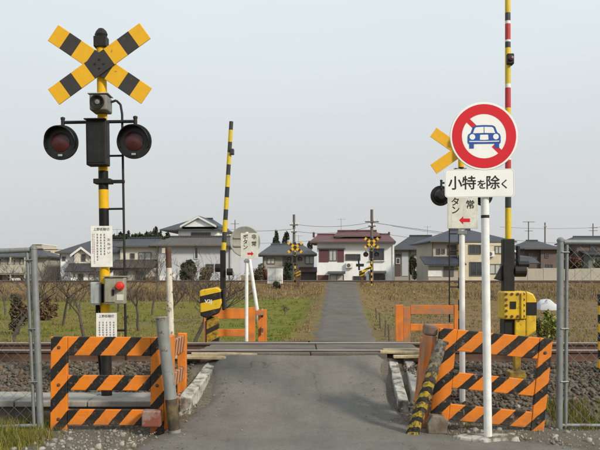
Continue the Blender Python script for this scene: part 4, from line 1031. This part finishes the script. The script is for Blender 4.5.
# left group
h = House('white house with dark tiled roof and projecting gable behind bare trees', 84, 90, 3)
h.wall(60, 130, 253.5, 'white', 0, 8); h.hip(56.5, 140, 253.5, 84, 128, 238.5, 'slate', 0, 9, .6)
h.gable_y(77.5, 92, 254, 248.5, 'slate', 'pale', -1.6, 3, .35); h.win(84.5, 88.5, 254.5, 261.5, -1.6, 'pane', 'frame', 0)
h.win(62.5, 65.8, 256.5, 260.8, 0, 'pane', 'frame', 0); h.win(69, 72.6, 264, 270, 0, 'pane', 'frame', 0); h.win(73, 76.5, 277, 283, 0, 'pane', 'frame', 0); h.win(80, 84, 277, 283, -1.6, 'pane', 'frame', 0)
h.lean(73, 118, 272.5, 264.5, 'slate', -1.6, 2.4); h.wall(78, 118, 271.5, 'white', -3.4, 1.75); h.win(95, 106, 274, 284, -3.4, 'curtain', 'frame', 1); h.win(57 + 28, 57 + 33, 274, 282, -3.4, 'pane', 'frame', 0)
h.pipe(60.6, 254); h.aerial(110, 239, 4.4, 1.4)
h = House('long grey house with cream wing and brown roof behind the raised left arm', 185, 88, -3)
h.wall(118, 157, 247, 'pale', .5, 7); h.hip(112, 160, 247, 118, 152, 236.5, 'slate', .5, 7, .5)
h.wall(156.9, 232, 246.5, 'grey', 0, 8); h.hip(150, 235, 246.5, 164, 230, 235.2, 'brown', 0, 8, .7)  # grey-blue main wall has its shade put into the colour
h.win(128.5, 133, 253, 258.5, .5, 'pane', 'frame', 0); h.win(137, 150, 252, 260, .5, 'curtain', 'frame', 1); h.win(194.5, 198.5, 247, 259, 0, 'pane', 'frame_w', 0)
h.lean(113, 157, 268.5, 260.5, 'brown', .5, 2.4); h.wall(116, 156, 268, 'greige', -1.2, 1.65); h.win(122, 130, 271, 279, -1.2, 'pane', 'frame', 1); h.win(138, 148, 271, 281, -1.2, 'pane', 'frame', 1)
h.panel(159, 165, 276, 283, M['trim'], 0, 'cabinet'); h.win(206, 214, 264, 272, 0, 'pane', 'frame', 1)
h.pipe(157.8, 247.5); h.pipe(230, 247.5); h.unit(168, 280); h.aerial(215, 235.5, 4, 1.2)
h = House('white upper-storey house with blue roof and gable rising behind the long grey house', 195, 106, -6)
h.wall(178, 218, 230, 'white', 0, 8); h.hip(160, 221, 230.5, 186, 205, 216.5, 'blue', 0, 9, .6)
h.gable_y(184, 216, 226, 217.5, 'blue', 'white', -.7, 4, .3, bottom=227); h.win(191, 211, 232.5, 236.5, 0, 'pane', 'frame', 3)
h = House('grey two-storey flats with balconies behind the left chain-link fence', 20, 92, 2)
h.wall(-30, 47, 257, 'greige', 0, 8); h.hip(-34, 50, 257.5, -20, 32, 248.5, 'slate', 0, 8, .5)
h.panel(-28, 28, 265, 273, HW['beige'], -1.3, 'balcony_rail', .12); MB().box(h.X(-28), h.X(28), -1.3, -.002, h.Z(274.5), h.Z(273.2)).build('balcony_floor', HW['beige'], h.r)
for q in (-20, -6, 8, 20): h.win(q, q + 7, 258.5, 265, 0, 'pane' if q % 4 else 'curtain', 'frame', 1); h.win(q, q + 8, 276, 284, 0, 'pane', 'frame', 1)
for q in (-14, 0, 14, 28): MB().box(h.X(q) - .07, h.X(q) + .07, -1.28, -1.14, 0, h.Z(257.5)).build('balcony_post', HW['beige'], h.r)
h.panel(15.5, 24, 278, 283, M['trim'], -1.3, 'laundry_panel')
h = House('small house with grey roof tucked between flats and white house', 52, 97, 0)
h.wall(44, 62, 270, 'grey', 0, 6); h.hip(41, 65, 270.5, 50, 60, 256.5, 'grey', 0, 6, .4); h.win(46, 49, 274, 280, 0, 'pane', 'frame', 0)
h = House('pale flat-roofed building rising behind the roofs at far left', 46, 135, 0)
h.wall(32, 42, 244.5, 'beige', 0, 8); h.wall(41.9, 57.5, 249, 'cream', .3, 8)
MB().box(h.X(31.5), h.X(42.3), -.2, 8.2, h.Z(244.4), h.Z(243.8)).build('parapet', M['trim'], h.r); MB().box(h.X(41.5), h.X(58), .1, 8.5, h.Z(248.9), h.Z(248.3)).build('parapet', M['trim'], h.r); h.win(45, 50, 251, 254, .3, 'pane', 'frame', 1)

# white equipment cabinet, low wall, debris
a = at(275, 281, 58.6); cb = thing('equipment_cabinet', 'white double-door equipment cabinet beside the far left signal', 'cabinet', tuple(a))
MB().box(-.55, .55, 0, .6, -.2, .95).build('case', M['white'], cb, bevel=.02)
for q in (-.53, .01): MB().box(q, q + .52, -.03, -.003, .05, .90).build('door', M['white'], cb, bevel=.01)
MB().box(-.6, .6, -.06, .66, .952, 1.0).build('roof', M['box_grey'], cb, bevel=.01)
a = at(575, 274, 78); lw_ = thing('low_wall', 'long low pale block wall before the brown houses at right', 'wall', (a.x, 78, -.4))
for i in range(12): MB().box(-6 + i * 1.5, -6 + i * 1.5 + 1.47, 0, .2, 0, 2.42 + .05 * (i % 3)).build('wall_panel', HW['beige'], lw_)
a = at(547, 308, 44); b = MB()
b.lathe((0, 0, 0), [(.62, -.3), (.60, .02), (.5, .22), (.28, .36), (0, .40)], 11, 'z')
for i, v in enumerate(b.v): b.v[i] = (v[0] * (1 + .2 * math.sin(i * 2.2)), v[1] * .8, v[2] * (1 + .25 * math.sin(i * 1.7)))
o_ = b.build('covered_heap', HW['grey'], None, smooth=True); o_.location = (a.x, 44, ground(a.x, 44) + .1); tag(o_, 'pale sheet-covered heap lying in dry grass behind right gate', 'heap')

# ------------------------------------------------------------------ utility poles and wires
def pole(label, px, Y, top_py, arms, zb=-.4, r=.13, lean=0, box=False):
    a = at(px, top_py, Y); h = a.z - zb
    p = thing('utility_pole', label, 'utility pole', (a.x, Y, zb), (0, R(lean), 0))
    MB().tube((0, 0, -.3), (0, 0, h), r, r * .75, 10).build('pole', M['pole'], p, smooth=True)
    for (dz, w) in arms:
        MB().box(-w, w, -.2, -.12, h - dz - .05, h - dz + .05).build('crossarm', M['pole'], p)
        for q in (-.9, -.35, .35, .9): MB().tube((w * q, -.16, h - dz + .05), (w * q, -.16, h - dz + .22), .045, .04, 8).build('insulator', M['trim'], p)
    if box: MB().tube((.28, -.1, h - 1.9), (.28, -.1, h - 1.2), .2, .2, 12).build('transformer', M['box_grey'], p, smooth=True)
    return p
M['cable'] = dirty('dark_cable', (.10, .10, .105), .6, amt=.1, scale=1, bump=0)
pole('wooden utility pole behind the far left crossbuck signal', 294, 70, 214.5, [(.9, .35), (1.5, .25)], r=.14)
pole('utility pole with crossarm in front of the white house', 371.8, 66, 209.5, [(1.0, .55), (1.35, .3)], r=.15)
pole('thin utility pole above the red brown house', 545, 150, 222.5, [(.8, .3)], r=.16)
pole('distant twin-arm pole above the cream house roof edge', 528.5, 165, 221.5, [(.1, 1.2), (1.9, .8)], r=.14)
pole('distant pole with crossarms at the right edge above the roofs', 593, 170, 223.5, [(.9, .9), (1.5, .9)], r=.14)
pole('faint distant pole above the long grey house roof', 235, 170, 220, [(.8, .9)], r=.11)
def wire(label, a, b_, sag, r=.012):
    a, b_ = Vector(a), Vector(b_); n = 14
    pts = [a.lerp(b_, i / n) - Vector((0, 0, sag * 4 * (i / n) * (1 - i / n))) for i in range(n + 1)]
    b = MB(); b.path(pts, r, 5); return tag(b.build('overhead_wire', M['cable'], None), label, 'wire')
wire('overhead wire from the right lane pole towards the right edge', at(372, 222.5, 66), at(640, 243, 130), .8, .022)
wire('upper overhead wire from the right lane pole towards the left lane pole', at(372, 222, 66), at(294, 224, 70), .3, .016)
wire('overhead wire from the left lane pole to the far left', at(294, 229, 70), at(215, 226, 120), .4, .02)
wire('lower overhead wire from the left lane pole past the white house', at(294, 231, 70), at(371, 226.5, 66), .35, .016)
wire('long horizontal overhead wire above the cream house roof', at(392, 226, 150), at(545, 247, 150), .2, .03)
wire('high overhead wire between the distant poles at right', at(500, 227, 165), at(640, 224, 170), .6, .03)
wire('overhead wire in front of the white house from the left', at(240, 243, 64), at(371, 232, 66), .3, .012)
wire('low overhead wire running right from white house', at(372, 232, 66), at(560, 246, 100), .5, .016)

# ------------------------------------------------------------------ vegetation
M['bark'] = dirty('orchard_bark', (.092, .075, .064), .95, dirt=(.06, .05, .042), amt=.6, scale=6, bump=.5, grain=30)
m = N('leaf_colours'); va = m.n('ShaderNodeVertexColor', layer_name='Col'); m.out(va.outputs[0], .85, 0, .2); M['leaf'] = m.mat
def bare_tree(label, px, Y, height, seed, spread=.9, lean=0.0, fork=.28, twig=4, trunk_r=.075, group='bare orchard trees', cat='tree', name='bare_tree', zb=None):
    rg = random.Random(seed); x = (px - 300) * Y / FPX
    t = thing(name, label, cat, (x, Y, ground(x, Y) - .03 if zb is None else zb), group=group)
    tb = MB(); cb_ = MB()
    def grow(p, d, L, r, lev):
        n = 3 if lev < 2 else 2
        for i in range(n):
            d = (d + Vector((rg.uniform(-.28, .28), rg.uniform(-.28, .28), rg.uniform(-.05, .16)))).normalized()
            q = p + d * (L / n); r2 = r * (.86 if lev else .9)
            (tb if lev == 0 else cb_).tube(p, q, r, r2, 7 if lev < 2 else 4, cap=False); p = q; r = r2
            if lev > 0 and rg.random() < .55 and lev < twig: br(p, d, L * .55, r * .55, lev + 1)
        if lev < twig:
            for _ in range(3 if lev < 2 else 2): br(p, d, L * rg.uniform(.55, .85), r * rg.uniform(.6, .75), lev + 1)
    def br(p, d, L, r, lev):
        a = rg.uniform(0, 6.283); s = spread * (1 if lev < 2 else .8)
        e_ = Vector((math.cos(a), math.sin(a), 0)) * s + d * .75 + Vector((0, 0, .22)); grow(p, e_.normalized(), L, max(r, .006), lev)
    grow(Vector((0, 0, -.1)), Vector((lean, 0, 1)).normalized(), height * fork, trunk_r, 0)
    tb.build('trunk', M['bark'], t, smooth=True); cb_.build('crown', M['bark'], t)
    return t
bt = [(12, 24, 2.8, 'bare orchard tree behind the left chain-link mesh near the picture edge', .0), (27, 34, 3.0, 'bare orchard tree beside the top of the left fence post', .05), (62, 33, 2.9, 'bare orchard tree left of the gabled white house', .1),
      (84, 26, 2.7, 'bare orchard tree just left of the near signal post', -.1), (139, 30, 2.6, 'bare orchard tree right of the red push button', .1), (152, 40, 2.9, 'slender bare tree left of the rusting white post', 0),
      (187, 21, 2.7, 'crooked bare tree leaning right beside the rusting white post', .75), (212, 33, 2.6, 'bare tree behind the striped gate machine', -.2), (118, 42, 2.8, 'small bare tree behind the near signal step rail', .1), (45, 45, 2.8, 'distant bare tree behind left fence post', 0), (70, 44, 2.9, 'distant bare tree below the gabled white house', .1), (100, 38, 2.7, 'bare tree hidden behind the near signal post and notices', -.1), (166, 34, 2.7, 'bare tree directly behind the rusting white post', .2), (5, 40, 3.0, 'distant bare tree at the very left edge behind the mesh', .1), (200, 44, 2.6, 'distant bare tree below the dark evergreen bush', .1)]
for i, (px, Y, hh, lab, ln) in enumerate(bt): bare_tree(lab, px, Y, hh * (1.5 + .12 * (i % 3)), 20 + i * 3, lean=ln, trunk_r=.06 if Y < 30 else .055, fork=.22 + .03 * (i % 3), twig=4, spread=.7 + .12 * (i % 4))
bare_tree('bare reddish garden tree before the brown house at right', 573, 82, 4.0, 77, trunk_r=.12, group='garden trees')
bare_tree('bare spindly bush behind the cream button plate pole', 490, 15.5, 1.3, 81, spread=1.1, trunk_r=.02, fork=.12, group='bare bushes', cat='bush', name='bare_bush')
bare_tree('bare twiggy bush right of the leaning sign back', 285, 40, 1.6, 82, spread=1.1, trunk_r=.03, fork=.15, group='bare bushes', cat='bush', name='bare_bush')
bare_tree('low bare bush between left signal and orchard grass', 128, 34, 1.7, 83, spread=1.2, trunk_r=.03, fork=.12, group='bare bushes', cat='bush', name='bare_bush')
bare_tree('brown twiggy bush beside the striped gate machine', 238, 36, 1.9, 84, spread=1.2, trunk_r=.035, fork=.12, group='bare bushes', cat='bush', name='bare_bush')

def leaf_cloud(n, rad, c, cols, size, hollow=.35, cone=0.0, seed=1):
    rg = np.random.default_rng(seed)
    K = 16 if n > 700 else 9
    cc = rg.normal(size=(K, 3)); cc /= np.linalg.norm(cc, axis=1)[:, None]; cc *= rg.uniform(.25, .85, (K, 1))
    rad_k = rg.uniform(.16, .42, K); wk = rad_k ** 2 / (rad_k ** 2).sum(); pick = rg.choice(K, n, p=wk)
    u = rg.normal(size=(n, 3)); u /= np.linalg.norm(u, axis=1)[:, None]
    P = cc[pick] + u * (rad_k[pick] * (.55 + .55 * rg.random(n)))[:, None]
    if cone: P[:, :2] *= (1 - cone * (P[:, 2:3] + 1) / 2)
    P = P * np.array(rad) + np.array(c)
    a = rg.normal(size=(n, 3)); a /= np.linalg.norm(a, axis=1)[:, None]; b_ = np.cross(a, rg.normal(size=(n, 3))); b_ /= np.linalg.norm(b_, axis=1)[:, None]
    s = size * rg.uniform(.5, 1.3, (n, 1))
    V = np.stack([P - a * s, P + b_ * s * .45, P + a * s, P - b_ * s * .45], 1).reshape(-1, 3)
    F = np.arange(4 * n).reshape(-1, 4)
    ci = (pick + rg.integers(0, 2, n)) % len(cols); C = np.array(cols)[ci] * rg.uniform(.65, 1.3, (n, 1)); return V, F, np.repeat(C, 4, 0)
GREEN = [(.030, .045, .022), (.045, .062, .028), (.06, .075, .035), (.025, .036, .02)]
OLIVE = [(.085, .085, .045), (.11, .095, .05), (.06, .07, .035)]
BROWN = [(.16, .11, .06), (.12, .08, .05), (.2, .14, .08), (.09, .07, .04)]
RUST = [(.13, .06, .04), (.10, .05, .035), (.08, .06, .04)]
LIME = [(.22, .24, .05), (.16, .19, .04), (.28, .26, .08)]
def bush(label, px, py, Y, wpx, hpx, cols, seed, n=1800, name='shrub', cone=0., group=None, size=None, dep=1.0):
    k = Y / FPX; a = at(px, py, Y); w, hh = wpx * k / 2, hpx * k
    zg = min(a.z, ground(a.x, Y)) if Y < 80 else a.z
    t = thing(name, label, 'tree' if 'tree' in name else 'bush', (a.x, Y, zg - .05), group=group)
    top = a.z + hh - zg
    rg = random.Random(seed); b = MB()
    for i in range(6):
        q = Vector((rg.uniform(-.5, .5) * w, rg.uniform(-.4, .4) * w, top * rg.uniform(.55, .8)))
        b.tube((q.x * .15, q.y * .15, 0), q, .05 * hh * .5, .012 * hh * .6, 6, cap=False)
    b.build('trunk' if 'tree' in name else 'stems', M['bark'], t, smooth=True)
    V, F, C = leaf_cloud(n, (w, w * dep, top * .5), (0, 0, top * .52), cols, size or max(.05, hh * .055), cone=cone, seed=seed)
    arr_mesh('crown' if 'tree' in name else 'foliage', V, F, C, M['leaf'], t); return t
bush('dark evergreen bush before the grey house right of the rusting white post', 190, 286, 66, 20, 29, GREEN + OLIVE, 1, 2600)
bush('brownish evergreen bush before the grey house beside the striped arm', 206, 286, 64, 20, 20, OLIVE + BROWN, 2, 2200)
bush('russet bush left of the white equipment cabinet', 262, 281, 68, 22, 20, RUST + OLIVE, 3, 2200)
bush('dark hedge bush right of the white equipment cabinet', 287, 281, 72, 14, 21, GREEN, 4, 1800)
bush('small dark bush at embankment edge below white cabinet', 277, 288, 56, 9, 10, GREEN, 5, 900)
bush('dark upright conifer in front of the dark roofed house', 412.5, 278, 84, 12, 24, GREEN, 6, 2400, 'conifer_tree', cone=.55)
bush('russet leafless-looking shrub before the brown house right of fence post', 574, 274, 84, 24, 22, RUST + BROWN, 7, 2400, size=.16)
bush('green garden bush at the right edge beyond the fence', 598, 274, 82, 14, 15, OLIVE, 8, 1400)
bush('dark bush behind the left fence mesh', 18, 325, 28, 30, 34, RUST + OLIVE, 9, 2200, size=.07)
bush('brown dry bush right of the left fence post', 48, 322, 36, 22, 24, BROWN + RUST, 10, 1800, size=.07)
bush('dark bush at left between orchard trunks', 152, 287, 62, 24, 14, BROWN + OLIVE, 11, 1600)
bush('yellow green weed clump behind the right gate machine', 549, 318, 22, 20, 12, LIME, 12, 900, 'weed_clump', size=.07)
bush('yellow green weed clump below the pale heap', 540, 322, 19, 13, 9, LIME + OLIVE, 13, 600, 'weed_clump', size=.06)
bush('dark conifer tip showing left of the tile-roofed long house', 156, 238, 140, 9, 12, GREEN, 14, 900, 'conifer_tree', cone=.6, group='conifers behind the roofs')
bush('pointed conifer right of the dark wood behind the roofs', 150, 239, 145, 7, 9, GREEN, 15, 800, 'conifer_tree', cone=.6, group='conifers behind the roofs')
for i, (px, w_, hp, lab) in enumerate(((276, 12, 22, 'left dark conifer behind the beige house roof'), (286, 11, 23, 'right dark conifer behind the beige house roof'), (310, 8, 12, 'small dark tree between beige house and maroon roof'))):
    bush(lab, px, 252, 128, w_, hp, GREEN, 30 + i, 1100, 'conifer_tree', cone=.55, group='conifers behind the roofs')
# far wood reads as one dark mass
Vs = []; Fs = []; Cs = []; off = 0
for i in range(26):
    px = 112 + i * 2.3; Y = 190 + (i % 4) * 6; k = Y / FPX; hh = (7 + 4 * math.sin(i * 1.9) + RNG.uniform(0, 3)) * k
    V, F, C = leaf_cloud(260, (1.5 * 2.2 * k, 1.5, hh * .9), ((px - 300) * k, Y, EYE + (HZ - 240) * k + 0), GREEN, .45, cone=.5, seed=50 + i)
    Vs.append(V); Fs.append(F + off); Cs.append(C); off += len(V)
tag(arr_mesh('far_wood', np.concatenate(Vs), np.concatenate(Fs), np.concatenate(Cs), M['leaf']), 'dark far wood showing above the left roofs', 'wood', kind='stuff')

# grass: real blades
def blades(name, spec, label):
    Vs = []; Cs = []
    for (x, y, hgt, wid, c) in spec:
        a = RNG.uniform(0, 6.283); dx, dy = math.cos(a), math.sin(a); z = ground(x, y) - .01
        lx, ly = RNG.uniform(-.45, .45) * hgt, RNG.uniform(-.45, .45) * hgt
        Vs += [(x - dx * wid, y - dy * wid, z), (x + dx * wid, y + dy * wid, z), (x + lx, y + ly, z + hgt)]
        c = np.array(c) * RNG.uniform(.65, 1.3); Cs += [c, c, c * 1.1]
    return tag(arr_mesh(name, Vs, np.arange(len(Vs)).reshape(-1, 3), Cs, M['leaf']), label, 'grass', kind='stuff')
DRY = [(.25, .17, .082), (.19, .125, .06), (.31, .225, .12), (.13, .085, .042)]
GRS = [(.095, .115, .016), (.14, .145, .022), (.19, .165, .030), (.075, .095, .016), (.22, .17, .04)]
sp_ = []
while len(sp_) < 88000:
    y = 14 + 38 * RNG.random() ** 1.3; x = RNG.uniform(-.40 * y - 1, .42 * y + 1)
    l, r = ip(XL, y), ip(XR, y)
    if l - .12 < x < r + .12: continue
    patch = math.sin(x * .8 + 1.1 * math.sin(y * .35)) * math.sin(y * .42 + x * .15)
    soil = math.sin(x * 1.7 + y * .9 + 2 * math.sin(y * .5)) * math.sin(y * 1.1 - x * .6)
    if soil < -.55 and RNG.random() < .85: continue
    left = x < l
    lush = left and -2.6 - .10 * (y - 20) < x < l - .9 and y > 17
    g = .97 if lush else (.60 + .42 * patch) if left and x < l - .8 else .12 if left else .42 + .38 * patch
    tall = RNG.random() < .10
    for q in range(RNG.integers(5, 14)):
        sx_, sy_ = x + RNG.normal(0, .06 if not tall else .04), y + RNG.normal(0, .07)
        if l - .05 < sx_ < r + .05: continue
        if RNG.random() < g: sp_.append((sx_, sy_, RNG.uniform(.025, .08) * (1.9 if tall else 1), .005 + y * .00030, ((.085, .155, .020) if lush and RNG.random() < .7 else GRS[RNG.integers(5)])))
        else: sp_.append((sx_, sy_, RNG.uniform(.03, .09) * (2.4 if tall else 1), .004 + y * .00026, DRY[RNG.integers(4)]))
blades('field_grass', sp_, 'short green and straw grass in the field between the two railway lines')
sp_ = []
while len(sp_) < 34000:
    y = RNG.uniform(51.6, 59.6); x = RNG.uniform(-27, 28); l, r = ip(XL, y), ip(XR, y)
    if l - .15 < x < r + .15: continue
    if math.sin(x * 2.1) * math.sin(y * 1.3 + x) < -.45 and RNG.random() < .7: continue
    c = DRY[RNG.integers(4)] if RNG.random() < (.86 if x < 2 else .8) else GRS[RNG.integers(5)]
    sp_.append((x, y, RNG.uniform(.04, .17) * (1 - .6 * sstep(57, 59, y)), .022, c))
blades('embankment_grass', sp_, 'tall straw-coloured dry grass on the embankment slope')
sp_ = []
while len(sp_) < 9000:
    if RNG.random() < .6: x = -2.15 - abs(RNG.normal(0, .9)); y = RNG.uniform(6.6, 8.05)
    else: x = 2.5 + abs(RNG.normal(0, .9)); y = RNG.uniform(7.65, 8.5)
    if math.sin(x * 5.1 + 1) * math.sin(y * 6.3) < -.1 and RNG.random() < .8: continue
    if x > -2.3 and x < 0 and RNG.random() < .7: continue
    sp_.append((x, y, RNG.uniform(.03, .13), .004, (GRS if RNG.random() < .8 else DRY)[RNG.integers(4)]))
blades('verge_grass', sp_, 'green weeds growing under the chain-link fences')
sp_ = []
while len(sp_) < 9000:
    y = RNG.uniform(12.1, 19); s_ = RNG.random() < .5
    x = RNG.uniform(-7, ip(XL, y) - .12) if s_ else RNG.uniform(ip(XR, y) + .12, 8)
    if math.sin(x * 3.1) * math.sin(y * 2.3) < -.2 and RNG.random() < .7: continue
    sp_.append((x, y, RNG.uniform(.05, .26 if not s_ else .16), .005, (DRY if RNG.random() < (.75 if not s_ else .5) else GRS)[RNG.integers(4)]))
blades('trackside_weeds', sp_, 'dry weeds standing along the far side of the near track')
# brown bramble thicket on the left foot of the embankment
Vs = []; Cs = []
for i in range(11000):
    y = RNG.uniform(49, 58.5)
    if RNG.random() < .78: x = RNG.uniform(-24, ip(XL, y) - 1.2)
    else: x = RNG.uniform(ip(XR, y) + 1.5, 25); y = RNG.uniform(50, 58)
    dn = math.sin(x * .55 + y * .2) * math.sin(y * .5 + x * .31 + 1)
    if dn < -.05 or (x > -6 and x < 2 and RNG.random() < .8): continue
    z = ground(x, y) - .03; L = RNG.uniform(.2, .75) * (.6 + .6 * dn); a = RNG.uniform(0, 6.283); ln = RNG.uniform(.1, .8)
    ux, uy = math.cos(a), math.sin(a); w = RNG.uniform(.008, .02)
    Vs += [(x - uy * w, y + ux * w, z), (x + uy * w, y - ux * w, z), (x + ux * L * ln, y + uy * L * ln, z + L)]
    c = np.array([(.085, .06, .045), (.13, .095, .07), (.06, .045, .038), (.10, .055, .04)][RNG.integers(4)]) * RNG.uniform(.7, 1.3); Cs += [c, c, c]
tag(arr_mesh('bramble_thicket', Vs, np.arange(len(Vs)).reshape(-1, 3), Cs, M['leaf']), 'brown leafless bramble thicket along the embankment foot', 'thicket', kind='stuff')
# little weeds and dead leaves gathered against the barricade feet and kerbs
sp_ = []
for (xa, xb, ya, yb, n_) in ((-2.5, -1.25, 7.80, 8.06, 700), (1.2, 2.5, 7.72, 8.08, 900), (-1.35, -1.12, 8.1, 9.4, 500), (1.02, 1.35, 8.0, 9.4, 600), (1.5, 2.3, 7.25, 7.6, 120), (-1.75, -1.4, 6.5, 7.8, 260)):
    for i in range(n_):
        x = RNG.uniform(xa, xb); y = RNG.uniform(ya, yb)
        if math.sin(x * 9 + y * 3) * math.sin(y * 11 + x) < .05: continue
        sp_.append((x, y, RNG.uniform(.015, .075), .0035, (GRS if RNG.random() < .55 else DRY)[RNG.integers(4)]))
blades('foot_weeds', sp_, 'small weeds around the feet of the near barricades and kerbs')
Vs = []; Cs = []
for i in range(900):
    y = RNG.uniform(6.2, 9.2); l, r = ip(XL, y), ip(XR, y); sd = RNG.random() < .5
    x = (l if sd else r) + RNG.normal(0, .22) * (1 if RNG.random() < .9 else 3)
    z = (roadz(y) if l < x < r else ground(x, y)) + .006; s_ = RNG.uniform(.006, .017); a = RNG.uniform(0, 6.28)
    for k_ in range(4): Vs.append((x + math.cos(a + k_ * 1.57) * s_ * (1 if k_ % 2 else .55), y + math.sin(a + k_ * 1.57) * s_ * (1 if k_ % 2 else .55), z + RNG.uniform(0, .008)))
    c = np.array(DRY[RNG.integers(4)]) * RNG.uniform(.5, 1.1); Cs += [c] * 4
tag(arr_mesh('leaf_litter', Vs, np.arange(len(Vs)).reshape(-1, 4), Cs, M['leaf']), 'brown dead leaves scattered along the near lane edges', 'leaf litter', kind='stuff')
# stakes along the lane
for i, (px, Y, hp) in enumerate(((397, 22, .55), (390, 25, .6), (385, 28, .55), (381, 31, .6), (377, 35, .5))):
    a = at(px, 300, Y); b = MB(); b.tube((0, 0, -.2), (RNG.uniform(-.06, .06), 0, hp), .035, .028, 8)
    o_ = b.build('wooden_stake', M['timber'], None); o_.location = (a.x, Y, ground(a.x, Y)); tag(o_, ['nearest of the dark wooden stakes right of the far lane', 'second nearest dark wooden stake right of the far lane', 'middle dark wooden stake right of the far lane', 'second farthest dark wooden stake right of the far lane', 'farthest of the dark wooden stakes right of the far lane'][i], 'stake', 'stakes along the far lane')
